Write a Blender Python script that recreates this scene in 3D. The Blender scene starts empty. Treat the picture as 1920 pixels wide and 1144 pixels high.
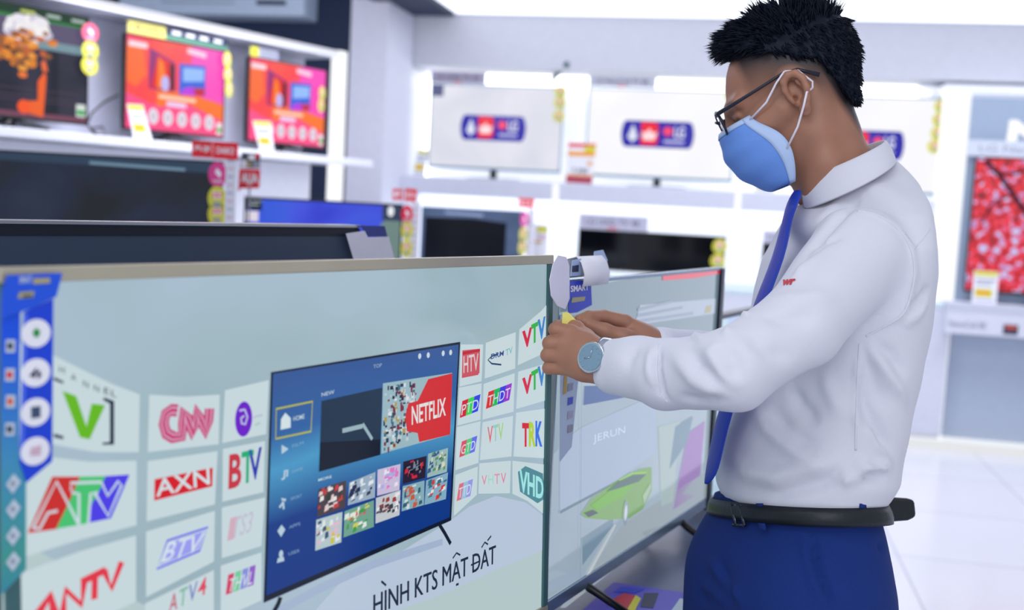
import bpy, bmesh, math, random
import numpy as np
from math import sin, cos, tan, pi, radians, atan, atan2, sqrt
from mathutils import Vector, Matrix
from mathutils.bvhtree import BVHTree

random.seed(7)
rng = np.random.RandomState(7)
SC = bpy.context.scene
COL = SC.collection

# ------------------------------------------------------------------ camera
FPX, CX, CY, CAMH = 2050.0, 960.0, 572.0, 1.42          # focal length and centre of the 1920 x 1144 frame
PITCH, ROLL = atan(195 / 2050), radians(3.0)
FW = Vector((0, cos(PITCH), -sin(PITCH)))
_r0, _u0 = Vector((1, 0, 0)), Vector((0, sin(PITCH), cos(PITCH)))
RT = cos(ROLL) * _r0 + sin(ROLL) * _u0
UP = -sin(ROLL) * _r0 + cos(ROLL) * _u0
CAM = Vector((0, 0, CAMH))
cam_data = bpy.data.cameras.new('camera')
cam = bpy.data.objects.new('camera', cam_data)
COL.objects.link(cam)
cam.matrix_world = Matrix((
    (RT.x, UP.x, -FW.x, CAM.x), (RT.y, UP.y, -FW.y, CAM.y), (RT.z, UP.z, -FW.z, CAM.z), (0, 0, 0, 1)))
cam_data.sensor_width = 36.0
cam_data.lens = 36.0 * FPX / 1920.0
cam_data.clip_start = 0.05
cam_data.dof.use_dof = True
cam_data.dof.focus_distance = 1.42
cam_data.dof.aperture_fstop = 3.4
SC.camera = cam

# ------------------------------------------------------------------ world, exposure, large lights
world = bpy.data.worlds.new('world')
SC.world = world
world.use_nodes = True
_bg = world.node_tree.nodes['Background']
_bg.inputs[0].default_value = (0.82, 0.87, 1.0, 1)
_bg.inputs[1].default_value = 0.64
SC.view_settings.view_transform = 'Standard'
SC.view_settings.look = 'None'
SC.view_settings.exposure = 0.0
SC.view_settings.gamma = 1.0
SC.view_settings.use_curve_mapping = False


def area(name, loc, target, sx, sy, power, col=(1, 1, 1)):
    d = bpy.data.lights.new(name, 'AREA')
    d.shape = 'RECTANGLE'; d.size = sx; d.size_y = sy; d.energy = power; d.color = col
    o = bpy.data.objects.new(name, d); COL.objects.link(o)
    o.location = loc
    o.rotation_euler = (Vector(target) - Vector(loc)).to_track_quat('-Z', 'Y').to_euler()
    return o


# rows of ceiling lamps over the aisle, plus two added fill lights
area('ceiling_and_fill_light', (0.2, -0.3, 2.6), (0.3, 0.6, 0.6), 2.4, 0.5, 8, (0.93, 0.95, 1.0))
area('ceiling_and_fill_light', (-1.2, 0.4, 2.6), (-1.2, 0.5, 0), 2.0, 0.5, 12, (0.93, 0.95, 1.0))
area('ceiling_and_fill_light', (0.2, -2.2, 2.3), (0.4, 1.5, 0.9), 2.6, 0.8, 28, (0.95, 0.96, 1.0))  # added fill from behind the camera, aimed at the man, no real lamp
area('ceiling_and_fill_light', (0.3, 3.6, 2.6), (0.3, 3.6, 0), 4.2, 0.6, 30, (0.93, 0.95, 1.0))
area('ceiling_and_fill_light', (-1.3, 4.3, 2.6), (-1.7, 5.6, 1.2), 1.8, 0.5, 42, (0.95, 0.96, 1.0))  # added light to brighten the left shelving and pale column
area('ceiling_and_fill_light', (2.6, 5.6, 2.6), (2.6, 5.6, 0), 3.5, 0.8, 36, (0.93, 0.95, 1.0))


# ------------------------------------------------------------------ colours and materials
def lin(c):
    out = []
    for v in c:
        v = v / 255.0
        out.append(v / 12.92 if v <= 0.04045 else ((v + 0.055) / 1.055) ** 2.4)
    return tuple(out)


MATS = {}


def mat(name, rgb, rough=0.5, metal=0.0, vary=0.06, scale=30, spec=0.5, bump=0.0, alpha=1.0, trans=0.0, ior=1.45, coat=0.0, sheen=0.0, sss=0.0):
    """painted or printed surface: base colour with a slight procedural variation"""
    if name in MATS:
        return MATS[name]
    m = bpy.data.materials.new(name); m.use_nodes = True
    nt = m.node_tree; b = nt.nodes['Principled BSDF']
    c = lin(rgb)
    nz = nt.nodes.new('ShaderNodeTexNoise'); nz.inputs['Scale'].default_value = scale
    nz.inputs['Detail'].default_value = 3
    tc = nt.nodes.new('ShaderNodeTexCoord'); nt.links.new(tc.outputs['Object'], nz.inputs['Vector'])
    mx = nt.nodes.new('ShaderNodeMix'); mx.data_type = 'RGBA'
    mx.inputs['A'].default_value = (*[v * (1 - vary) for v in c], 1)
    mx.inputs['B'].default_value = (*[min(1, v * (1 + vary)) for v in c], 1)
    nt.links.new(nz.outputs['Fac'], mx.inputs['Factor'])
    nt.links.new(mx.outputs['Result'], b.inputs['Base Color'])
    b.inputs['Roughness'].default_value = rough; b.inputs['Metallic'].default_value = metal
    b.inputs['Specular IOR Level'].default_value = spec
    b.inputs['Alpha'].default_value = alpha
    b.inputs['Transmission Weight'].default_value = trans; b.inputs['IOR'].default_value = ior
    b.inputs['Coat Weight'].default_value = coat
    b.inputs['Sheen Weight'].default_value = sheen
    if sss:
        b.inputs['Subsurface Weight'].default_value = sss
        b.inputs['Subsurface Radius'].default_value = (0.01, 0.004, 0.002)
    if bump:
        bp = nt.nodes.new('ShaderNodeBump'); bp.inputs['Strength'].default_value = bump
        bp.inputs['Distance'].default_value = 0.002
        nt.links.new(nz.outputs['Fac'], bp.inputs['Height']); nt.links.new(bp.outputs['Normal'], b.inputs['Normal'])
    MATS[name] = m
    return m


def glow(rgb, strength=1.0, spec=0.25, rough=0.18, name=None):
    """one colour of a lit screen, lamp or backlit panel"""
    name = name or 'lit_%d_%d_%d_%d_%d' % (*rgb, int(strength * 100), int(spec * 100))
    if name in MATS:
        return MATS[name]
    m = bpy.data.materials.new(name); m.use_nodes = True
    nt = m.node_tree
    b = nt.nodes['Principled BSDF']
    b.inputs['Base Color'].default_value = (0.004, 0.004, 0.005, 1)
    b.inputs['Roughness'].default_value = rough
    b.inputs['Specular IOR Level'].default_value = spec
    rg = nt.nodes.new('ShaderNodeRGB'); rg.outputs[0].default_value = (*lin(rgb), 1)
    nt.links.new(rg.outputs[0], b.inputs['Emission Color'])
    b.inputs['Emission Strength'].default_value = strength
    m.cycles.emission_sampling = 'NONE' if strength < 1.3 else 'AUTO'
    MATS[name] = m
    return m


def ramp_glow(name, stops, scale=(1, 1, 1), noise=3.0, dist=0.4, strength=1.0, axis=None, spec=0.25, rough=0.18, detail=2, band=None):
    """a moving-picture style screen image: procedural noise or gradient through a colour ramp"""
    m = bpy.data.materials.new(name); m.use_nodes = True
    nt = m.node_tree; b = nt.nodes['Principled BSDF']
    b.inputs['Base Color'].default_value = (0.004, 0.004, 0.005, 1)
    b.inputs['Roughness'].default_value = rough; b.inputs['Specular IOR Level'].default_value = spec
    tc = nt.nodes.new('ShaderNodeTexCoord'); mp = nt.nodes.new('ShaderNodeMapping')
    mp.inputs['Scale'].default_value = scale
    nt.links.new(tc.outputs['Object'], mp.inputs['Vector'])
    nz = nt.nodes.new('ShaderNodeTexNoise'); nz.inputs['Scale'].default_value = noise
    nz.inputs['Detail'].default_value = detail; nz.inputs['Distortion'].default_value = dist
    nt.links.new(mp.outputs['Vector'], nz.inputs['Vector'])
    cr = nt.nodes.new('ShaderNodeValToRGB')
    els = cr.color_ramp.elements
    while len(els) < len(stops):
        els.new(0.5)
    for e, (p, c) in zip(els, stops):
        e.position = p; e.color = (*lin(c), 1)
    src = nz.outputs['Fac']
    if axis is not None:
        sp = nt.nodes.new('ShaderNodeSeparateXYZ'); nt.links.new(tc.outputs['Object'], sp.inputs[0])
        mr = nt.nodes.new('ShaderNodeMapRange')
        mr.inputs['From Min'].default_value = axis[1]; mr.inputs['From Max'].default_value = axis[2]
        nt.links.new(sp.outputs[axis[0]], mr.inputs['Value'])
        ad = nt.nodes.new('ShaderNodeMath'); ad.operation = 'MULTIPLY_ADD'
        nt.links.new(nz.outputs['Fac'], ad.inputs[0]); ad.inputs[1].default_value = dist
        nt.links.new(mr.outputs['Result'], ad.inputs[2])
        sb = nt.nodes.new('ShaderNodeMath'); sb.operation = 'SUBTRACT'
        nt.links.new(ad.outputs[0], sb.inputs[0]); sb.inputs[1].default_value = dist * 0.5
        src = sb.outputs[0]
    nt.links.new(src, cr.inputs[0])
    nt.links.new(cr.outputs[0], b.inputs['Emission Color'])
    b.inputs['Emission Strength'].default_value = strength
    m.cycles.emission_sampling = 'NONE'
    MATS[name] = m
    return m


def tile_mat(name, rgb, joint, size):
    m = bpy.data.materials.new(name); m.use_nodes = True
    nt = m.node_tree; b = nt.nodes['Principled BSDF']
    tc = nt.nodes.new('ShaderNodeTexCoord'); mp = nt.nodes.new('ShaderNodeMapping')
    mp.inputs['Rotation'].default_value = (0, 0, radians(11))
    nt.links.new(tc.outputs['Object'], mp.inputs['Vector'])
    br = nt.nodes.new('ShaderNodeTexBrick'); br.offset = 0.0
    br.inputs['Color1'].default_value = (*lin(rgb), 1)
    br.inputs['Color2'].default_value = (*[v * 0.97 for v in lin(rgb)], 1)
    br.inputs['Mortar'].default_value = (*lin(joint), 1)
    br.inputs['Scale'].default_value = 1.0; br.inputs['Mortar Size'].default_value = 0.004
    br.inputs['Mortar Smooth'].default_value = 0.1
    br.inputs['Brick Width'].default_value = size; br.inputs['Row Height'].default_value = size
    nt.links.new(mp.outputs[0], br.inputs['Vector'])
    nz = nt.nodes.new('ShaderNodeTexNoise'); nz.inputs['Scale'].default_value = 3
    nt.links.new(mp.outputs[0], nz.inputs['Vector'])
    nt.links.new(br.outputs['Color'], b.inputs['Base Color'])
    b.inputs['Roughness'].default_value = 0.16
    MATS[name] = m
    return m


# ------------------------------------------------------------------ mesh building
def ray(px, py):
    return FW + (px - CX) / FPX * RT - (py - CY) / FPX * UP


def pos(px, py, d):
    """point at depth d (metres along the view axis) seen at that pixel"""
    return CAM + d * ray(px, py)


class Frame:
    """upright or leaning reference plane: x to the right along it, y away, z up"""
    def __init__(s, o, ang, lean=0.0):
        s.o = Vector(o); a = radians(ang); l = radians(lean)
        u = Vector((cos(a), sin(a), 0)); y0 = Vector((-sin(a), cos(a), 0)); z0 = Vector((0, 0, 1))
        y = y0 * cos(l) - z0 * sin(l); z = z0 * cos(l) + y0 * sin(l)
        s.u, s.y, s.z = u, y, z
        s.M = Matrix((u, y, z)).transposed()

    def hit(s, px, py, y=0.0):
        k = ray(px, py); t = (s.o + s.y * y - CAM).dot(s.y) / k.dot(s.y)
        q = CAM + k * t - s.o
        return (q.dot(s.u), q.dot(s.z))

    def loc(s, w):
        q = Vector(w) - s.o
        return Vector((q.dot(s.u), q.dot(s.y), q.dot(s.z)))

    def w(s, x, y, z):
        return s.o + s.u * x + s.y * y + s.z * z


WORLD = Frame((0, 0, 0), 0)


class Thing:
    """an empty at the base of one thing; parts are built in the coordinates of its frame"""
    def __init__(s, name, fr, org, label, cat, group=None):
        s.fr = fr; s.org = Vector(org)
        o = bpy.data.objects.new(name, None); COL.objects.link(o)
        o.empty_display_size = 0.05
        o.matrix_world = Matrix.Translation(fr.w(*org)) @ fr.M.to_4x4()
        s.o = o; o['label'] = label; o['category'] = cat
        if group: o['group'] = group


class MB:
    def __init__(s):
        s.v = []; s.f = []; s.mi = []; s.mats = []; s.smooth = []

    def m(s, material):
        if material not in s.mats: s.mats.append(material)
        return s.mats.index(material)

    def add(s, vs, fs, material, smooth=False):
        b = len(s.v); i = s.m(material)
        s.v += [tuple(v) for v in vs]
        for f in fs:
            s.f.append([b + k for k in f]); s.mi.append(i); s.smooth.append(smooth)
        return s

    def box(s, x0, x1, y0, y1, z0, z1, material):
        vs = [(x, y, z) for x in (x0, x1) for y in (y0, y1) for z in (z0, z1)]
        return s.add(vs, [(0, 1, 3, 2), (4, 6, 7, 5), (0, 4, 5, 1), (2, 3, 7, 6), (0, 2, 6, 4), (1, 5, 7, 3)], material)

    def prism(s, pts, y0, y1, material, cap=True, smooth=False):
        n = len(pts)
        vs = [(p[0], y0, p[1]) for p in pts] + [(p[0], y1, p[1]) for p in pts]
        fs = [tuple(range(n)), tuple(range(2 * n - 1, n - 1, -1))]
        fs += [(i, (i + 1) % n + 0, (i + 1) % n + n, i + n)[::-1] for i in range(n)]
        return s.add(vs, fs, material, smooth)

    def flat(s, pts, y, material):
        return s.add([(p[0], y, p[1]) for p in pts], [tuple(range(len(pts)))], material)

    def ring_strip(s, pts, w, y, material, closed=False):
        """a flat line of width w through 2d points"""
        n = len(pts); L = []
        for i, p in enumerate(pts):
            a = pts[(i - 1) % n] if (closed or i > 0) else p
            b = pts[(i + 1) % n] if (closed or i < n - 1) else p
            dx, dz = b[0] - a[0], b[1] - a[1]; k = sqrt(dx * dx + dz * dz) or 1
            L.append(((p[0] - dz / k * w / 2, p[1] + dx / k * w / 2), (p[0] + dz / k * w / 2, p[1] - dx / k * w / 2)))
        vs = [(q[0], y, q[1]) for pr in L for q in pr]
        m_ = n if closed else n - 1
        fs = [(2 * i, 2 * i + 1, (2 * i + 3) % (2 * n), (2 * i + 2) % (2 * n)) for i in range(m_)]
        return s.add(vs, fs, material)

    def disc(s, cx, cz, rx, rz, y, material, n=20, rot=0.0):
        return s.flat([(cx + rx * cos(2 * pi * i / n + rot), cz + rz * sin(2 * pi * i / n + rot)) for i in range(n)], y, material)

    def tube(s, pts, r, material, n=10, caps=True):
        pts = [Vector(p) for p in pts]; rr = r if hasattr(r, '__len__') else [r] * len(pts)
        rings = []; up = None
        for i, p in enumerate(pts):
            t = (pts[min(i + 1, len(pts) - 1)] - pts[max(i - 1, 0)]).normalized()
            if up is None:
                up = Vector((0, 0, 1)) if abs(t.z) < 0.9 else Vector((1, 0, 0))
            a = t.cross(up).normalized(); up = a.cross(t).normalized()
            rings.append([p + (a * cos(2 * pi * k / n) + up * sin(2 * pi * k / n)) * rr[i] for k in range(n)])
        vs = [q for rg in rings for q in rg]
        fs = [(i * n + k, i * n + (k + 1) % n, (i + 1) * n + (k + 1) % n, (i + 1) * n + k) for i in range(len(pts) - 1) for k in range(n)]
        if caps:
            fs += [tuple(range(n))[::-1], tuple((len(pts) - 1) * n + k for k in range(n))]
        return s.add(vs, fs, material, True)

    def text(s, txt, bl, br, tl, y, material, bold=0.0, shear=0.0, squeeze=True):
        """lettering mapped onto the parallelogram bl, br, tl"""
        vs, fs = glyphs(txt, bold, shear)
        if not vs: return s
        out = []
        for (a, b) in vs:
            out.append((bl[0] + (br[0] - bl[0]) * a + (tl[0] - bl[0]) * b, y, bl[1] + (br[1] - bl[1]) * a + (tl[1] - bl[1]) * b))
        return s.add(out, fs, material)

    def build(s, name, thing=None, parent=None, bevel=0.0, org=None, seg=2, fr=None):
        me = bpy.data.meshes.new(name)
        og = Vector((0, 0, 0))
        if thing is not None: og = thing.org
        me.from_pydata([(v[0] - og.x, v[1] - og.y, v[2] - og.z) for v in s.v], [], s.f)
        for m_ in s.mats: me.materials.append(m_)
        me.polygons.foreach_set('material_index', s.mi)
        me.polygons.foreach_set('use_smooth', s.smooth)
        me.update()
        o = bpy.data.objects.new(name, me); COL.objects.link(o)
        if parent is not None: o.parent = parent
        elif thing is not None: o.parent = thing.o
        elif fr is not None: o.matrix_world = Matrix.Translation(fr.o) @ fr.M.to_4x4()
        if bevel:
            b = o.modifiers.new('bevel', 'BEVEL'); b.width = bevel; b.segments = seg; b.limit_method = 'ANGLE'
        return o


_gl = {}


def glyphs(txt, bold, shear):
    k = (txt, bold, shear)
    if k in _gl: return _gl[k]
    cu = bpy.data.curves.new('t', 'FONT'); cu.body = txt; cu.offset = bold; cu.shear = shear
    cu.resolution_u = 3; cu.fill_mode = 'FRONT'
    ob = bpy.data.objects.new('t', cu); COL.objects.link(ob)
    dg = bpy.context.evaluated_depsgraph_get()
    me = bpy.data.meshes.new_from_object(ob.evaluated_get(dg))
    vs = [(v.co.x, v.co.y) for v in me.vertices]; fs = [tuple(p.vertices) for p in me.polygons]
    COL.objects.unlink(ob); bpy.data.objects.remove(ob); bpy.data.meshes.remove(me); bpy.data.curves.remove(cu)
    if vs:
        x0 = min(v[0] for v in vs); x1 = max(v[0] for v in vs); y0 = min(v[1] for v in vs); y1 = max(v[1] for v in vs)
        vs = [((a - x0) / max(1e-6, x1 - x0), (b - y0) / max(1e-6, y1 - y0)) for a, b in vs]
    _gl[k] = (vs, fs)
    return _gl[k]


def structure(o):
    o['kind'] = 'structure'
    return o


def rect(x0, x1, z0, z1):
    return [(x0, z0), (x1, z0), (x1, z1), (x0, z1)]
# ------------------------------------------------------------------ frames of the place
WALL = Frame((*pos(810, 316, 7.8).xy, 0), -11.5)
GOND = Frame((*pos(629, 105, 5.5).xy, 0), 58)
white = mat('white_laminate', (232, 234, 244), 0.35)
grey_white = mat('pale_grey_laminate', (214, 217, 230), 0.4)
black_pl = mat('black_plastic', (14, 15, 20), 0.35)
dark_back = mat('slate_back_cover', (54, 68, 90), 0.45)
silver = mat('brushed_silver', (190, 195, 200), 0.28, 0.85)
gold = mat('champagne_metal', (190, 182, 160), 0.3, 0.55)
navy = mat('navy_panel', (24, 42, 74), 0.6)
paper = mat('white_card', (235, 235, 242), 0.6)
lightw = glow((255, 255, 255), 3.0)

# ---- setting
b = MB(); b.add([(-9, -4, 0), (11, -4, 0), (11, 12, 0), (-9, 12, 0)], [(0, 1, 2, 3)], tile_mat('white_floor_tile', (226, 226, 233), (176, 178, 190), 0.8))
structure(b.build('floor'))
CEIL = 2.72
b = MB(); b.box(-9, 11, 2.2, 12, CEIL, CEIL + 0.1, mat('ceiling_paint', (226, 229, 240), 0.8))
structure(b.build('ceiling'))

# back wall: recessed white panel, header and plinth
W = WALL
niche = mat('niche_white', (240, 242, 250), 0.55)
_p = niche.node_tree.nodes['Principled BSDF']; _p.inputs['Emission Color'].default_value = (.9, .94, 1, 1); _p.inputs['Emission Strength'].default_value = .72; niche.cycles.emission_sampling = 'NONE'  # glow added to the wall panel in place of strip light falling on it
x0 = -1.2; x1 = 8.0
hz1 = W.hit(900, 40, 0)[1]; hz0 = W.hit(900, 128, 0)[1]
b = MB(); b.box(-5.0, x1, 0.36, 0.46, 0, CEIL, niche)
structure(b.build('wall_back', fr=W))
xl = W.hit(776, 130, 0)[0]
b = MB(); b.box(xl - 0.9, x1, -0.05, 0.355, hz0, CEIL, mat('header_grey', (196, 198, 210), .5))
structure(b.build('trim_1', fr=W))
print('header', hz0, hz1, 'xl', xl)
# left return of the niche
b = MB(); b.box(xl - 0.9, xl - 0.02, -0.03, 0.35, 0, hz0 - 0.001, white)
structure(b.build('trim_2', fr=W))
# pale column and the navy wall left of it
c0 = W.hit(662, 0, -0.6)[0]; c1 = W.hit(724, 200, -0.6)[0]
b = MB(); b.box(c0, c1, -0.62, -0.06, 0, CEIL, mat('lilac_column_paint', (226, 227, 242), 0.6))
structure(b.build('trim_3', fr=W))
b = MB(); b.box(-6.0, c0 - 0.002, -0.5, -0.3, 0, CEIL, navy)
structure(b.build('wall_left', fr=W))

# luminous ceiling over the display wall
b = MB()
lx0 = W.hit(856, 20, -0.1)[0]
b.box(lx0, x1, -1.5, -0.1, CEIL - 0.03, CEIL - 0.002, glow((240, 245, 255), 1.7, name='luminous_ceiling'))
t = Thing('ceiling_light', W, (2.0, -0.8, CEIL - 0.03), 'long bright ceiling light running above the grey header of the back wall', 'ceiling light')
b.build('diffuser', t)
b = MB(); b.box(lx0 - 0.42, lx0 - 0.02, -1.2, -0.1, CEIL - 0.05, CEIL - 0.002, navy)
structure(b.build('trim_4', fr=W))


# ------------------------------------------------------------------ televisions
def tv(name, fr, x0, x1, z0, z1, y, label, art=None, bez=0.008, bot=None, thick=0.035, frame_m=None, screen_m=None, stand='feet', floor_z=None, group=None, side_m=None, cat='television'):
    """bezel and screen at depth y of the frame, back cover behind, stand down to floor_z"""
    frame_m = frame_m or black_pl; bot = bot or bez * 1.8
    floor_z = z0 - 0.06 if floor_z is None else floor_z
    t = Thing(name, fr, ((x0 + x1) / 2, y + thick, floor_z), label, cat, group)
    f = MB(); yb = y + 0.012
    f.box(x0, x1, y, yb, z1 - bez, z1, frame_m); f.box(x0, x1, y, yb, z0, z0 + bot, frame_m)
    f.box(x0, x0 + bez, y, yb, z0 + bot, z1 - bez, side_m or frame_m); f.box(x1 - bez, x1, y, yb, z0 + bot, z1 - bez, side_m or frame_m)
    f.build('bezel', t, bevel=0.0012)
    c = MB(); c.box(x0 + 0.002, x1 - 0.002, yb, yb + thick * 0.4, z0 + 0.002, z1 - 0.002, black_pl)
    w = x1 - x0; h = z1 - z0
    pts = [(x0 + w * .12, z0 + h * .02), (x1 - w * .12, z0 + h * .02), (x1 - w * .12, z0 + h * .62), (x0 + w * .12, z0 + h * .62)]
    c.prism(pts, yb + thick * 0.4, yb + thick + 0.02, black_pl)
    c.build('back_cover', t, bevel=0.003)
    s = MB(); ys = y + 0.004
    s.flat(rect(x0 + bez, x1 - bez, z0 + bot, z1 - bez), ys, screen_m or mat('dark_screen_glass', (6, 8, 14), 0.08, spec=0.6))
    if art:
        art(s, ys, lambda u, v: (x0 + bez + u * (w - 2 * bez), z1 - bez - v * (h - bez - bot)))
    s.build('screen', t)
    sm = black_pl
    if stand == 'feet':
        for k in (0.2, 0.8):
            g = MB(); xx = x0 + w * k; q = 0.5 - k
            for sg in (-1, 1):
                g.tube([(xx, y + .02, z0 + 0.01), (xx + q * 0.03, y + .02 + sg * .03, floor_z + 0.035), (xx + q * 0.05, y + 0.02 + sg * 0.09, floor_z + 0.007)], [0.008, 0.007, 0.006], sm, 8)
            g.build('foot', t)
    elif stand == 'vee':
        g = MB(); xx = (x0 + x1) / 2
        for sg in (-1, 1):
            g.tube([(xx, y + .015, z0 + .005), (xx + sg * .02, y + .01, z0 - .008), (xx + sg * w * .14, y - .07 if sg > 0 else y - .05, floor_z + .006)], [.009, .008, .006], sm, 8)
            g.tube([(xx, y + .015, z0 + .005), (xx + sg * w * .1, y + .12, floor_z + .006)], [.009, .006], sm, 8)
        g.build('stand', t)
    elif stand == 'pedestal':
        g = MB(); xx = (x0 + x1) / 2
        g.box(xx - 0.025, xx + 0.025, y + 0.01, y + 0.04, floor_z, z0 + 0.03, sm)
        g.build('neck', t, bevel=0.004)
        n = 28; ring = [(xx + w * .2 * cos(a), y + .02 + .1 * sin(a)) for a in [2 * pi * i / n for i in range(n)]]
        vs = [(p[0], p[1], floor_z + .001) for p in ring] + [(p[0], p[1], floor_z + .009) for p in ring]
        g = MB(); g.add(vs, [tuple(range(n))[::-1], tuple(range(n, 2 * n))] + [(i, (i + 1) % n, (i + 1) % n + n, i + n) for i in range(n)], mat('steel_stand_plate', (120, 140, 160), 0.3, 0.6))
        g.build('base_plate', t)
    return t


def card(name, fr, quad, y, label, cat, draw=None, base=None, thick=0.001, group=None, foot=False):
    """a printed card: quad of (x, z) corners bl, br, tr, tl"""
    t = Thing(name, fr, (sum(p[0] for p in quad) / 4, y, min(p[1] for p in quad)), label, cat, group)
    m_ = MB(); m_.prism(quad, y, y + thick, base or paper)
    if draw:
        bl, br, tr, tl = quad

        def q(u, v):      # v downwards
            a = (tl[0] + (tr[0] - tl[0]) * u, tl[1] + (tr[1] - tl[1]) * u); b_ = (bl[0] + (br[0] - bl[0]) * u, bl[1] + (br[1] - bl[1]) * u)
            return (a[0] + (b_[0] - a[0]) * v, a[1] + (b_[1] - a[1]) * v)
        draw(m_, y - 0.0006, q)
    m_.build('card', t)
    return t


def qr(q, u0, v0, u1, v1):
    return [q(u0, v1), q(u1, v1), q(u1, v0), q(u0, v0)]


yel = mat('yellow_print', (212, 208, 62), 0.5)
yel2 = mat('orange_print', (240, 160, 40), 0.5)
redp = mat('red_print', (228, 22, 42), 0.45)
pinkp = mat('pink_print', (226, 70, 160), 0.45)
bluep = mat('blue_print', (34, 62, 200), 0.45)
navyp = mat('dark_print', (40, 48, 80), 0.5)
greenp = mat('green_print', (40, 150, 70), 0.5)
greyp = mat('grey_print', (150, 155, 172), 0.5)
pinkg = mat('faded_pink_print', (214, 180, 196), 0.5)
whitep = mat('white_print', (240, 240, 246), 0.5)
lilac = mat('lilac_print', (176, 172, 200), 0.5)


def stickers(fr, pts, r, y, cols, label, group=None, rx=None, stand_off=0.006):
    """hanging strip of round promotional badges; pts are centres"""
    t = Thing('sticker_strip', fr, (pts[-1][0], y, pts[-1][1] - r), label, 'sticker strip', group)
    for (cx, cz), c in zip(pts, cols):
        g = MB(); rx_ = rx or r
        g.prism([(cx + rx_ * cos(2 * pi * i / 24), cz + r * sin(2 * pi * i / 24)) for i in range(24)], y - stand_off, y - stand_off + .001, c)
        ym = y - stand_off - 0.0006
        if c is yel:
            g.box(cx - rx_ * .5, cx + rx_ * .5, ym, ym + .0003, cz + r * .05, cz + r * .45, yel2 if r < .02 else redp)
            g.text('55', (cx - rx_ * .45, cz - r * .05), (cx + rx_ * .45, cz - r * .05), (cx - rx_ * .45, cz + r * .55), ym - .0004, whitep, .02)
            g.box(cx - rx_ * .4, cx + rx_ * .4, ym, ym + .0003, cz - r * .6, cz - r * .3, greyp)
        else:
            g.prism([(cx - rx_ * .1, cz + r * .5), (cx + rx_ * .4, cz + r * .1), (cx + rx_ * .25, cz - r * .3), (cx - rx_ * .3, cz + r * .15)], ym, ym + .0003, whitep)
            g.box(cx - rx_ * .5, cx + rx_ * .5, ym, ym + .0003, cz - r * .65, cz - r * .45, pinkg)
        g.build('badge', t)
    return t


def price(m_, y, q):
    m_.flat(qr(q, .04, .02, .96, .16), y, yel); m_.flat(qr(q, .1, .26, .9, .32), y, greyp); m_.flat(qr(q, .1, .38, .75, .43), y, greyp)
    m_.flat(qr(q, .1, .55, .8, .8), y, yel); m_.flat(qr(q, .15, .62, .7, .72), y - .0004, yel2); m_.flat(qr(q, .1, .88, .9, .93), y, lilac)


# ------------------------------------------------------------------ left shelving with three televisions
G = GOND
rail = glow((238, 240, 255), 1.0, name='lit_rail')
shelf_z = 1.59
t = Thing('display_shelving', G, (-1.2, 0.05, 0), 'tall white shelving with a lit edge post and top rail before the navy wall', 'shelving')
b = MB(); b.box(-2.5, -0.05, 0.16, 0.19, 0.1, 2.085, mat('lavender_back_panel', (208, 211, 232), 0.4)); b.build('back_panel', t)
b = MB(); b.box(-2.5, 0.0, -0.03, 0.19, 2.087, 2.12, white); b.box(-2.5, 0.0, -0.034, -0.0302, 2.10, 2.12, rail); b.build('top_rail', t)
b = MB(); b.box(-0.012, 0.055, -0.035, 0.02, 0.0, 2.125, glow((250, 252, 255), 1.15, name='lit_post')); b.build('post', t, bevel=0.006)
b = MB(); b.box(-2.5, 0.17, -0.13, 0.158, shelf_z - 0.035, shelf_z, white); b.build('shelf', t, bevel=0.003)
b = MB(); b.box(-2.5, -0.10, 0.05, 0.155, 0.05, shelf_z - 0.04, white); b.build('lower_panel', t)
b = MB(); b.box(-2.5, 0.05, 0.0, 0.18, 0.0, 0.045, grey_white); b.build('plinth', t)


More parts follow.
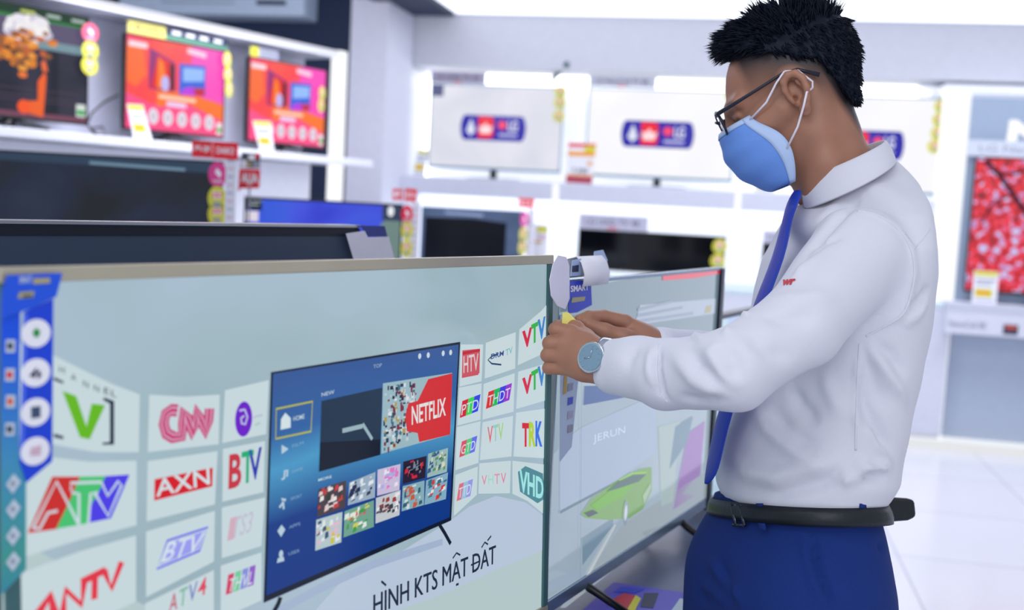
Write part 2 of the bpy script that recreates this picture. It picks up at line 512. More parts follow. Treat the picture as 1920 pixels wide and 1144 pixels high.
def art_promo(s, y, q):
    """orange and pink advertising image with two small televisions and five round badges"""
    def Q(*a): return [q(*p) for p in a]
    s.flat(Q((0.62, 0.62), (1, .72), (1, 0), (.66, 0)), y - .0005, glow((255, 80, 190)))
    s.flat(Q((0, 1), (1, 1), (1, .82), (.6, .66), (0.25, .72), (0, .62)), y - .0006, glow((255, 84, 140)))
    s.flat(Q((.3, .74), (.62, .66), (1, .82), (1, .62), (.72, .56), (.3, .52)), y - .0007, glow((255, 120, 40)))
    s.flat(Q((0, .5), (.1, .55), (.2, .4), (.16, .12), (0, .1)), y - .0007, glow((255, 110, 50)))
    s.flat(Q((.02, .12), (.2, .12), (.2, .06), (.02, .06)), y - .001, glow((255, 225, 235)))
    s.flat(Q((.22, .55), (.48, .55), (.48, .22), (.22, .1)), y - .001, glow((150, 40, 120)))
    s.flat(Q((.24, .53), (.47, .53), (.47, .24), (.30, .17)), y - .0013, glow((235, 40, 30)))
    s.flat(Q((.30, .53), (.40, .53), (.36, .25), (.31, .19)), y - .0016, glow((255, 130, 30)))
    s.flat(Q((.43, .53), (.47, .53), (.47, .25), (.42, .23)), y - .0016, glow((70, 10, 40)))
    c = q(.38, .47); a = q(.34, .47); s.disc(c[0], c[1], abs(c[0] - a[0]), abs(c[0] - a[0]) * 1.6, y - .002, glow((190, 190, 250)), 12)
    s.flat(Q((.52, .57), (.80, .55), (.80, .20), (.52, .22)), y - .001, glow((60, 100, 220)))
    s.flat(Q((.56, .42), (.78, .38), (.78, .24), (.56, .26)), y - .0013, glow((150, 190, 250)))
    s.flat(Q((.54, .57), (.70, .56), (.66, .46), (.56, .5)), y - .0013, glow((190, 60, 230)))
    s.flat(Q((.70, .56), (.79, .55), (.79, .46), (.66, .48)), y - .0013, glow((200, 40, 60)))
    s.flat(Q((.32, .64), (.70, .64), (.70, .60), (.32, .60)), y - .0012, glow((255, 215, 190)))
    s.flat(Q((.40, .72), (.60, .72), (.60, .665), (.40, .665)), y - .0012, glow((240, 210, 250)))
    s.flat(Q((.6, .09), (.8, .11), (.8, .05), (.6, .03)), y - .0012, glow((255, 210, 235)))
    for k in range(5):
        c = q(.27 + k * .145, .85); r_ = abs(q(.05, 0)[0] - q(0, 0)[0])
        s.disc(c[0], c[1], r_, r_ * 1.25, y - .0013, glow((235, 232, 245)), 18)
        s.disc(c[0], c[1], r_ * .6, r_ * .8, y - .0016, glow((215, 200, 215)), 14)
    s.flat(Q((.93, .98), (.99, .98), (.99, .84), (.93, .84)), y - .002, glow((240, 240, 240)))
    s.flat(Q((.935, .95), (.985, .95), (.985, .90), (.935, .90)), y - .0023, glow((40, 180, 70)))


def art_tree(s, y, q):
    """dark night scene with orange foliage, a white bloom and a tall orange figure shape"""
    def Q(*a): return [q(*p) for p in a]
    s.flat(Q((0, .1), (1, .1), (1, 0), (0, 0)), y - .0006, glow((30, 60, 40)))
    s.flat(Q((0, .11), (1, .11), (1, .085), (0, .085)), y - .0009, glow((50, 130, 60)))
    for u, c in ((.52, (190, 200, 110)), (.70, (170, 190, 180)), (.88, (170, 190, 180))):
        s.flat(Q((u, .06), (u + .1, .06), (u + .1, .03), (u, .03)), y - .0009, glow(c))
    s.flat(Q((.0, .3), (1, .3), (1, .11), (0, .11)), y - .0005, glow((92, 84, 112)))
    s.flat(Q((.5, .36), (1, .36), (1, .28), (.5, .28)), y - .0008, glow((120, 150, 160)))
    rr = random.Random(3)
    for k in range(60):
        a = rr.random() * 6.28; d = rr.random() ** .5
        u, v = .58 + .13 * d * cos(a), .2 + .11 * d * sin(a)
        c = q(u, v); s.disc(c[0], c[1], .022 + .015 * rr.random(), .018, y - .001 - k * 2e-5, glow(rr.choice([(235, 232, 240), (200, 196, 215), (245, 240, 240)])), 9)
    for k in range(90):
        a = rr.random() * 6.28; d = rr.random() ** .5
        u, v = .49 + .15 * d * cos(a), .42 + .15 * d * sin(a)
        if rr.random() < .25: u += .12; v -= .1
        c = q(max(.01, u), v); s.disc(c[0], c[1], .012 + .012 * rr.random(), .01, y - .0025 - k * 1e-5, glow(rr.choice([(222, 130, 40), (200, 100, 50), (240, 160, 60), (150, 90, 50)])), 7)
    s.flat(Q((.53, .95), (.68, .99), (.70, .62), (.69, .56), (.64, .66), (.64, .84), (.55, .86)), y - .004, glow((240, 100, 40)))
    c = q(.545, .91); s.disc(c[0], c[1], .028, .026, y - .0043, glow((245, 90, 40)), 12)
    s.flat(Q((.67, .56), (.71, .56), (.69, .46), (.66, .48)), y - .004, glow((235, 110, 60)))
    c = q(.535, .62); s.disc(c[0], c[1], .02, .012, y - .004, glow((235, 120, 50)), 10)
    s.flat(Q((.73, 1), (.79, 1), (.79, .12), (.73, .12)), y - .0004, glow((30, 34, 44)))
    s.flat(Q((.0, 1), (1, 1), (1, .955), (0, .955)), y - .0009, glow((120, 70, 90)))
    for v in (.80, .84, .74):
        s.flat(Q((.1, v + .008), (.95, v + .008), (.95, v), (.1, v)), y - .0009, glow((84, 66, 84)))
    s.flat(Q((.92, .95), (.99, .95), (.99, .83), (.92, .83)), y - .004, glow((215, 225, 220)))
    s.flat(Q((.925, .93), (.985, .93), (.985, .885), (.925, .885)), y - .0045, glow((50, 170, 80)))


scr_tree = ramp_glow('night_scene_screen', [(0.3, (22, 26, 38)), (0.7, (62, 60, 78))], noise=4)
scr_promo = ramp_glow('orange_pink_screen', [(0.25, (255, 96, 66)), (0.5, (255, 70, 76)), (0.8, (255, 90, 130))], noise=3)
P = G.hit
gt = [((-10, -4), (168, 20), (157, 227), scr_tree, art_tree, 'television showing a dark night scene with orange foliage, far left on the tall shelving'),
      ((236, 61), (424, 94), (417, 258), scr_promo, art_promo, 'television showing an orange and pink promotion, middle one of the tall shelving'),
      ((468, 109), (613, 142), (599, 280), scr_promo, art_promo, 'television showing an orange and pink promotion, beside the lit white post')]
gx = []
for (a, b_, c, sm, ar, lb) in gt:
    x0 = P(*a)[0]; x1, z1 = P(*b_); z0 = 1.628
    if a[0] < 0: x0 = -2.05
    z1 = 2.02 if a[0] > 0 else 2.05
    gx.append((x0, x1, z0, z1))
    tv('television', G, x0, x1, z0, z1, 0.0, lb, ar, bez=.006, screen_m=sm, stand='vee', floor_z=shelf_z)
# header strips above the two right televisions
def hdr_a(m_, y, q):
    m_.flat(qr(q, 0, 0, .36, 1), y, mat('mustard_print', (212, 200, 110), .5)); m_.flat(qr(q, .36, 0, 1, .62), y, navyp); m_.flat(qr(q, .36, .62, 1, 1), y, mat('sage_print', (90, 140, 120), .5))
    m_.text('4K UHD', q(.06, .7), q(.3, .7), q(.06, .3), y - .0004, navyp)
    for u in (.42, .56, .70, .85):
        m_.flat(qr(q, u, .2, u + .09, .48), y - .0004, whitep)
x0, x1, z0, z1 = gx[1]
card('feature_label', G, rect(x0 + .005, x1 + .005, z1 + .001, z1 + .052), -.003, 'mustard and dark green feature strip on top of the middle orange television', 'label', hdr_a)
x0, x1, z0, z1 = gx[2]
card('feature_label', G, rect(x0, x0 + .18, z1 + .001, z1 + .045), -.003, 'small yellow and lilac label on top of the television beside the lit post', 'label',
     lambda m_, y, q: (m_.flat(qr(q, 0, 0, .3, 1), y, yel), m_.flat(qr(q, .35, .1, .95, .9), y, greyp)), base=lilac)
# badges
stickers(G, [P(167, 62, -.01), P(167, 95, -.01), P(166, 123, -.01)], .038, -.012, [pinkp if 0 else mat('rose_print', (220, 90, 120), .5), yel, yel], 'strip of one rose and two yellow round badges on the night scene television', 'badge strips')
stickers(G, [P(424, 112, -.01), P(425, 140, -.01), P(427, 168, -.01)], .036, -.012, [yel] * 3, 'strip of three yellow round badges on the edge of the middle orange television', rx=.022)
stickers(G, [P(602, 175, -.01), P(600, 198, -.01)], .034, -.012, [yel] * 2, 'strip of two yellow round badges beside the lit white post', rx=.024)
# slanted price cards leaning in front
def slant(px, label):
    (a, b_, c, d) = px
    q = [P(*a, -.06), P(*b_, -.06), P(*c, -.06), P(*d, -.06)]
    lift = shelf_z + .001 - min(q[0][1], q[1][1])
    card('price_tag', G, [(p[0], p[1] + lift * (1 if i < 2 else 0)) for i, p in enumerate(q)], -.06, label, 'price tag', price)
slant([(251, 262), (285, 264), (268, 197), (238, 195)], 'slanted white and yellow price card in front of the middle orange television')
slant([(487, 284), (514, 287), (508, 228), (474, 226)], 'slanted white and yellow price card in front of the television beside the lit post')
# cables
t = Thing('power_cable', G, (-1.35, .1, shelf_z), 'thin black cable looping behind the televisions on the tall shelving, left gap', 'cable')
pts = [P(222, 178, .1), P(195, 192, .1), P(172, 212, .1), P(163, 232, .1), P(178, 252, .1), P(200, 255, .1), P(192, 238, .1), P(174, 240, .1), P(182, 256, .1), P(230, 258, .1)]
b = MB(); b.tube([(p[0], .1, max(p[1], shelf_z + .006)) for p in pts], .0045, black_pl, 8); b.build('wire', t)

# ------------------------------------------------------------------ display wall
SZ = W.hit(1100, 345, -.2)[1]                   # upper shelf top
lipz = W.hit(1100, 380, -.2)[1]
xr = W.hit(1792, 500, -.2)[0]
xsh = W.hit(722, 340, -.2)[0]
print('shelf', SZ, lipz, xr)
t = Thing('wall_shelf', W, ((xl + xr) / 2, .1, lipz), 'long pale grey wall shelf carrying the televisions with the blue and white logo screens', 'shelf')
b = MB(); b.box(xsh, xr - .03, -.2, .358, lipz + .03, SZ, grey_white); b.build('board', t, bevel=.004)
b = MB(); b.box(xsh, xr - .03, -.215, -.2002, lipz, SZ - .01, mat('grey_price_rail', (206, 209, 224), .4)); b.build('price_rail', t)
for px in (1040, 1383):
    xx = W.hit(px, 385, -.22)[0]
    b = MB(); b.box(xx - .02, xx + .02, -.222, -.2152, lipz - .01, SZ - .012, glow((255, 255, 255), 1.1, name='lit_divider')); b.build('divider', t)
# light strips: under the header, under and over the shelf
for k, (za, zb, yy, lb) in enumerate(((hz0 - .07, hz0 - .002, .31, 'long white light strip under the grey header of the back wall'), (lipz - .03 + .03, lipz + .028, .2, 'long white light strip hidden under the upper wall shelf'))):
    t = Thing('light_strip', W, (2, yy, za), lb, 'light strip')
    b = MB(); b.box(xl + .05, xr - .25, yy, yy + .03, za, zb, glow((250, 252, 255), 3.6, name='led_strip')); b.build('lamp', t)
t = Thing('light_strip', W, (xl + .03, .2, SZ), 'upright white light strip at the left end of the display niche', 'light strip')
b = MB(); b.box(xl + .0, xl + .04, .3, .33, SZ + .01, hz0 - .06, glow((250, 252, 255), 3.6, name='led_strip')); b.build('lamp', t)

# lower bench
LZ = W.hit(1400, 545, -.35)[1]
t = Thing('wall_bench', W, (1.6, 0, 0), 'pale grey bench along the back wall carrying the lower row of black televisions', 'bench')
b = MB(); b.box(xsh, xr - .03, -.35, .358, LZ - .03, LZ, mat('aqua_white_top', (205, 222, 232), .3)); b.build('top', t)
b = MB(); b.box(xsh, xr - .03, -.345, .355, 0.09, LZ - .031, grey_white); b.build('front_panel', t)
b = MB(); b.box(xsh, xr - .03, -.3, .3, 0, .088, white); b.build('plinth', t)


def logo_art(s, y, q):
    def Q(*a): return [q(*p) for p in a]
    blu = glow((36, 28, 168))
    pts = []
    for k in range(17):
        a = pi / 2 + pi * k / 16; pts.append(q(.27 + .035 * cos(a), .51 - .155 * sin(a)))
    for k in range(17):
        a = -pi / 2 + pi * k / 16; pts.append(q(.70 + .035 * cos(a), .51 - .155 * sin(a)))
    s.flat(pts, y - .001, blu)
    s.flat(Q((.37, .64), (.47, .64), (.49, .6), (.49, .4), (.47, .37), (.37, .37)), y - .002, glow((240, 30, 50)))
    s.flat(Q((.39, .58), (.465, .58), (.485, .48), (.45, .50), (.43, .44), (.405, .50), (.375, .48)), y - .003, glow((255, 225, 230)))
    s.flat(Q((.29, .56), (.315, .62), (.34, .56), (.355, .57), (.33, .46), (.315, .40), (.30, .46), (.275, .57)), y - .002, glow((225, 228, 245)))
    c = q(.555, .47); r_ = abs(q(.033, 0)[0] - q(0, 0)[0]); s.disc(c[0], c[1], r_, r_ * .95, y - .002, glow((250, 70, 110)), 18)
    s.text('LG', q(.60, .54), q(.67, .54), q(.60, .41), y - .002, glow((235, 235, 250)), .03)
    s.flat(Q((.53, .605), (.67, .605), (.67, .575), (.53, .575)), y - .002, glow((200, 200, 240)))


def wtv(a, b_, c, label, y=-.02, screen=None, art=None, base=None, frame=None, zt=None, stand='pedestal', th=.04):
    x0, z1 = W.hit(*a, y); x1 = W.hit(*b_, y)[0]; z0 = W.hit(*c, y)[1]
    base = SZ if base is None else base
    return (x0, x1, z0, z1), tv('television', W, x0, x1, z0, z1, y, label, art, bez=.01, bot=.018, thick=th, screen_m=screen, stand=stand, floor_z=base, frame_m=frame)
scr_w1 = ramp_glow('white_screen_soft', [(0.3, (214, 216, 230)), (0.7, (236, 236, 246))], noise=2, spec=.1, rough=.4)
scr_w2 = ramp_glow('white_screen_bright', [(0.3, (246, 246, 253)), (0.7, (254, 254, 255))], noise=2, spec=.1, rough=.4)
teal_frame = mat('teal_grey_bezel', (110, 142, 166), .35, .4)
r1, t1 = wtv((808, 156), (1059, 162), (930, 320), 'television with a blue logo on a pale grey screen, leftmost on the upper wall shelf', -.02, scr_w1, lambda s, y, q: (logo_art(s, y, q), s.flat([q(0, .14), q(.09, .14), q(.09, 0), q(0, 0)], y - .001, glow((92, 96, 136)))), frame=teal_frame)
r2, t2 = wtv((1104, 163), (1384, 172), (1235, 336), 'television with a blue logo on a bright white screen, centre of the upper wall shelf', -.02, scr_w2, logo_art, frame=teal_frame)
r3, t3 = wtv((1500, 176), (1780, 186), (1600, 360), 'television with a blue logo partly hidden behind the person on the upper wall shelf', -.02, scr_w2, logo_art, frame=teal_frame)


def strip_txt(txt, c=lilac):
    def f(m_, y, q):
        m_.text(txt, q(.1, .72), q(.9, .72), q(.1, .25), y, mat('dark_grey_print', (86, 88, 112), .5), .01); m_.flat(qr(q, .42, .84, .56, .94), y, redp)
    return f
for (r_, w_, lb, tx, bs) in ((r1, .4, 'pinkish grey name strip on top of the television with the pale grey screen', 'LG UHD TV 4K', lilac), (r2, .46, 'light grey name strip on top of the bright white centre television', 'LG NanoCell TV 8K', grey_white)):
    x0, x1, z0, z1 = r_
    card('feature_label', W, rect(x0, x0 + w_, z1 + .001, z1 + .085), -.03, lb, 'label', strip_txt(tx), base=mat('dusty_lilac_card', (164, 158, 178), .6) if bs is lilac else mat('grey_label_card', (184, 186, 200), .6))
def wst(pxs, r, lab, y=-.04, cols=None):
    stickers(W, [W.hit(*p, y) for p in pxs], r, y, cols or [yel] * len(pxs), lab)
wst([(1051, 172), (1050, 193), (1048, 218)], .042, 'strip of three yellow round badges on the pale grey screened wall television')
wst([(1372, 180), (1372, 205), (1370, 230)], .042, 'strip of three yellow round badges on the bright centre wall television')
wst([(1765, 200), (1761, 225), (1758, 250), (1752, 275)], .045, 'strip of four yellow round badges on the wall television behind the person')
t = Thing('cable_stub', W, (W.hit(1042, 150, .3)[0], .3, W.hit(1042, 150, .3)[1]), 'short dark green cable end above the pale grey screened wall television', 'cable')
b = MB(); p1 = W.hit(1040, 153, .32); p2 = W.hit(1050, 136, .15); p3 = W.hit(1063, 120, -.07)
b.tube([(p1[0], .22, p1[1]), (p2[0], .12, p2[1]), (p3[0], -.07, p3[1])], .018, mat('dark_green_cable', (60, 98, 104), .5), 10); b.build('wire', t)


def wcard(name, px, y, label, cat, draw, base=None, stand_z=None, fr=None):
    fr = fr or W
    q = [fr.hit(*p, y) for p in px]
    if stand_z is not None:
        dz = stand_z + .001 - min(q[0][1], q[1][1]); q = [(q[0][0], q[0][1] + dz), (q[1][0], q[1][1] + dz), q[2], q[3]]
    return card(name, fr, q, y, label, cat, draw, base)
def big_price(m_, y, q):
    m_.flat(qr(q, 0, 0, 1, .1), y, redp); m_.flat(qr(q, .05, .1, .6, .2), y, whitep); m_.flat(qr(q, 0, .2, 1, .32), y, yel2); m_.flat(qr(q, .6, .06, 1, .2), y - .0005, yel)
    m_.text('7.390', q(.2, .76), q(.8, .76), q(.2, .62), y, navyp, .02); m_.flat(qr(q, .75, .44, .92, .54), y, yel2)
    m_.flat(qr(q, 0, .8, 1, 1), y, mat('maroon_print', (170, 60, 90), .5)); m_.flat(qr(q, 0, .78, 1, .82), y - .0004, yel2)
wcard('price_tag', [(1060, 343), (1110, 346), (1118, 270), (1066, 268)], -.12, 'orange and red price sign standing between the two left logo televisions', 'price tag', big_price, stand_z=SZ)
wcard('price_tag', [(773, 324), (797, 325), (804, 281), (783, 279)], -.12, 'small white and yellow price card at the left end of the upper wall shelf', 'price tag', price, stand_z=SZ)
wcard('price_tag', [(1413, 368), (1452, 370), (1454, 334), (1416, 332)], -.12, 'small yellow and lilac price card on the wall shelf under the face mask', 'price tag', price, stand_z=SZ)

# lower row of the display wall
bx0, bz1 = W.hit(1085, 428, -.15); bx1 = W.hit(1362, 448, -.15)[0]
tv('television', W, bx0, bx1, LZ + .06, bz1, -.15, 'black switched-off television on the wall bench, under the centre logo television', None, bez=.01, stand='feet', floor_z=LZ)
card('feature_label', W, rect(bx0, bx0 + .47, bz1 + .001, bz1 + .1), -.155, 'grey lilac name strip on top of the black television on the wall bench', 'label', strip_txt('LG UHD TV 4K'), base=mat('pale_lilac_card', (196, 194, 214), .5))
stickers(W, [W.hit(1350, 462, -.17), W.hit(1346, 490, -.17)], .05, -.165, [yel, yel], 'two yellow round badges on the black television of the wall bench')
cx0, cz1 = W.hit(1430, 455, -.15)
tv('television', W, cx0, cx0 + .9, LZ + .06, cz1, -.15, 'black television on the wall bench mostly hidden behind the person and tie', None, bez=.01, stand='feet', floor_z=LZ)
card('feature_label', W, rect(cx0, cx0 + .3, cz1 + .001, cz1 + .08), -.155, 'grey name strip on the black television hidden behind the person', 'label', strip_txt('LG UHD TV'), base=mat('pale_lilac_card', (196, 194, 214), .5))
sx, _ = W.hit(1720, 700, .3); _, s0 = W.hit(1720, 730, .3); _, s1 = W.hit(1720, 692, .3)
t = Thing('wall_socket', W, (sx, .34, s0), 'small grey wall box low on the bright back wall, right of the person', 'socket')
b = MB(); b.box(sx - .05, sx + .04, .3, .359, s0, s1, mat('grey_socket', (190, 194, 208), .5)); b.build('cover', t, bevel=.004)
b = MB(); b.box(sx - .02, sx + .015, .297, .2999, s0 + .03, s1 - .03, greyp); b.build('outlet', t)

# ------------------------------------------------------------------ board with the red autumn picture
yb = -.25
X0, Z1 = W.hit(1824, 182, yb); X1 = X0 + 1.9; Zs = W.hit(1850, 568, yb)[1]
t = Thing('display_board', W, ((X0 + X1) / 2, yb, 0), 'tall grey blue display board with a white letter at the right end', 'display board')
gb = mat('grey_blue_board', (150, 166, 190), .4)
b = MB(); b.box(X0, X1, yb, yb + .08, Zs, Z1, gb)
n1 = W.hit(1885, 275, yb); n2 = W.hit(1960, 279, yb); n3 = W.hit(1890, 224, yb)
b.text('NANO', n1, (n1[0] + .95, n1[1]), (n1[0] + .01, n3[1]), yb - .004, glow((255, 255, 255), 1.1, name='lit_letter'), .05)
b.build('upper_panel', t)
b = MB(); zb_ = .06; b.box(X0 - .02, X1, yb + .02, yb + .1, zb_, Zs - .14, mat('light_grey_board', (176, 188, 208), .4)); b.build('lower_panel', t)
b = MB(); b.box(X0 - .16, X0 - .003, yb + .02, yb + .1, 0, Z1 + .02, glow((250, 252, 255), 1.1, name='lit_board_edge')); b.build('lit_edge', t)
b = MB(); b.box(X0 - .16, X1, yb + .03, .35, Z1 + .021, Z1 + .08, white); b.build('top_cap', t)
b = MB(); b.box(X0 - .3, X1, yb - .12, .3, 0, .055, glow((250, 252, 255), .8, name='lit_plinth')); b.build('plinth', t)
shl = W.hit(1776, 575, yb - .2)[0]
st, sb = W.hit(1800, 568, yb - .2)[1], W.hit(1800, 626, yb - .2)[1]
b = MB(); b.box(shl, X1, yb - .2, yb - .001, sb, st, grey_white); b.box(shl, X1, yb - .203, yb - .2003, st - .05, st, mat('grey_price_rail2', (196, 200, 216), .4))
a1 = W.hit(1779, 612, yb - .205); a2 = W.hit(1850, 620, yb - .205); a3 = W.hit(1779, 600, yb - .205)
b.text('NanoCell 8K', a1, (a2[0], a1[1]), (a1[0], a3[1]), yb - .2045, greyp, .0)
q0 = W.hit(1880, 625, yb - .2)[0]; q1 = W.hit(1908, 625, yb - .2)[0]; zc = W.hit(1894, 618, yb - .2)[1]
b.box(q0, q1, yb - .2045, yb - .2031, zc - .03, zc + .03, navyp); b.box(q0 + .01, q1 - .01, yb - .206, yb - .2046, zc, zc + .025, mat('rust_print', (190, 80, 60), .5))
b.build('shelf', t, bevel=.002)
RX0, RZ1 = W.hit(1830, 293, yb - .06); RZ0 = W.hit(1840, 548, yb - .06)[1]
red = bpy.data.materials.new('red_autumn_screen'); red.use_nodes = True
nt = red.node_tree; pb = nt.nodes['Principled BSDF']; pb.inputs['Base Color'].default_value = (.01, .01, .01, 1)
tc = nt.nodes.new('ShaderNodeTexCoord'); vz = nt.nodes.new('ShaderNodeTexNoise'); vz.inputs['Scale'].default_value = 22; vz.inputs['Detail'].default_value = 4; vz.inputs['Roughness'].default_value = .62
nt.links.new(tc.outputs['Object'], vz.inputs['Vector'])
cr = nt.nodes.new('ShaderNodeValToRGB')
for i_ in range(4): cr.color_ramp.elements.new(.5)
for e, (p_, c_) in zip(cr.color_ramp.elements, [(.30, (60, 4, 26)), (.41, (180, 8, 34)), (.48, (236, 20, 36)), (.535, (246, 56, 60)), (.56, (150, 110, 190)), (.62, (205, 208, 248))]):
    e.position = p_; e.color = (*lin(c_), 1)
nt.links.new(vz.outputs['Fac'], cr.inputs[0]); nt.links.new(cr.outputs[0], pb.inputs['Emission Color']); pb.inputs['Emission Strength'].default_value = 1.0
red.cycles.emission_sampling = 'NONE'


def art_red(s, y, q):
    br = glow((74, 24, 44)); L = lambda pts, w: s.ring_strip([q(*p) for p in pts], w, y - .001, br)
    L([(.04, .02), (.12, .12), (.2, .26), (.3, .45), (.36, .7)], .03); L([(.12, .12), (.22, .1), (.34, .02)], .016); L([(.2, .26), (.1, .34), (.05, .5)], .014); L([(.5, 0), (.62, .3), (.6, .6)], .02)
tv('television', W, RX0, RX0 + 1.15, RZ0, RZ1, yb - .06, 'television showing bright red autumn leaves on the grey blue display board', art_red, bez=.008, thick=.018, screen_m=red, stand='pedestal', floor_z=st + .001)
card('feature_label', W, rect(RX0 - .06, RX0 + 1.15, RZ1 + .002, RZ1 + .1), yb - .065, 'grey name strip above the red autumn television on the display board', 'label', lambda m_, y, q: m_.text('LG NanoCell TV 8K', q(.06, .72), q(.7, .72), q(.06, .28), y, greyp, .01), base=mat('grey_card', (196, 202, 216), .5))
wcard('price_tag', [(1822, 566), (1868, 569), (1873, 510), (1826, 507)], yb - .13, 'white and yellow price card in front of the red autumn television', 'price tag', price, stand_z=st)
# ------------------------------------------------------------------ near row of televisions on the display table
def leaning(px, py, d, ang, lean, h):
    f = Frame((0, 0, 0), ang, lean); f.o = pos(px, py, d) - f.z * h
    return f


def cap_text(mb, txt, p0, p1, cap, y, material, bold=0.0, shear=0.0):
    """lettering on a baseline p0-p1 with the given capital height"""
    k = ('cap', txt, bold, shear)
    if k not in _gl:
        def raw(tx):
            cu = bpy.data.curves.new('t', 'FONT'); cu.body = tx; cu.offset = bold; cu.shear = shear; cu.resolution_u = 3; cu.fill_mode = 'FRONT'
            ob = bpy.data.objects.new('t', cu); COL.objects.link(ob)
            me = bpy.data.meshes.new_from_object(ob.evaluated_get(bpy.context.evaluated_depsgraph_get()))
            vs = [(v.co.x, v.co.y) for v in me.vertices]; fs = [tuple(p.vertices) for p in me.polygons]
            COL.objects.unlink(ob); bpy.data.objects.remove(ob); bpy.data.meshes.remove(me); bpy.data.curves.remove(cu)
            return vs, fs
        hv, _ = raw('H'); hh = max(v[1] for v in hv)
        vs, fs = raw(txt); x0 = min(v[0] for v in vs); x1 = max(v[0] for v in vs)
        _gl[k] = ([((a - x0) / (x1 - x0), b / hh) for a, b in vs], fs)
    vs, fs = _gl[k]
    mb.add([(p0[0] + (p1[0] - p0[0]) * a, y, p0[1] + (p1[1] - p0[1]) * a + cap * b) for a, b in vs], fs, material)


BH = .505
B = leaning(1039, 478, 1.5, 56.5, 2.6, BH)
bx0 = B.hit(2, 520)[0]
print('big tv width', -bx0, 'base z', B.o.z)
TABLE_Z = .775
scr_big = ramp_glow('pale_teal_screen', [(0.25, (172, 190, 212)), (0.55, (158, 182, 192)), (0.8, (142, 166, 174))], noise=3.5, dist=.3, scale=(1, 1, 1.4), spec=.35, rough=.12)
CELL = glow((196, 213, 218), 1.0, spec=.3, rough=.15)
CELL2 = glow((182, 196, 216), 1.0, spec=.3, rough=.15)


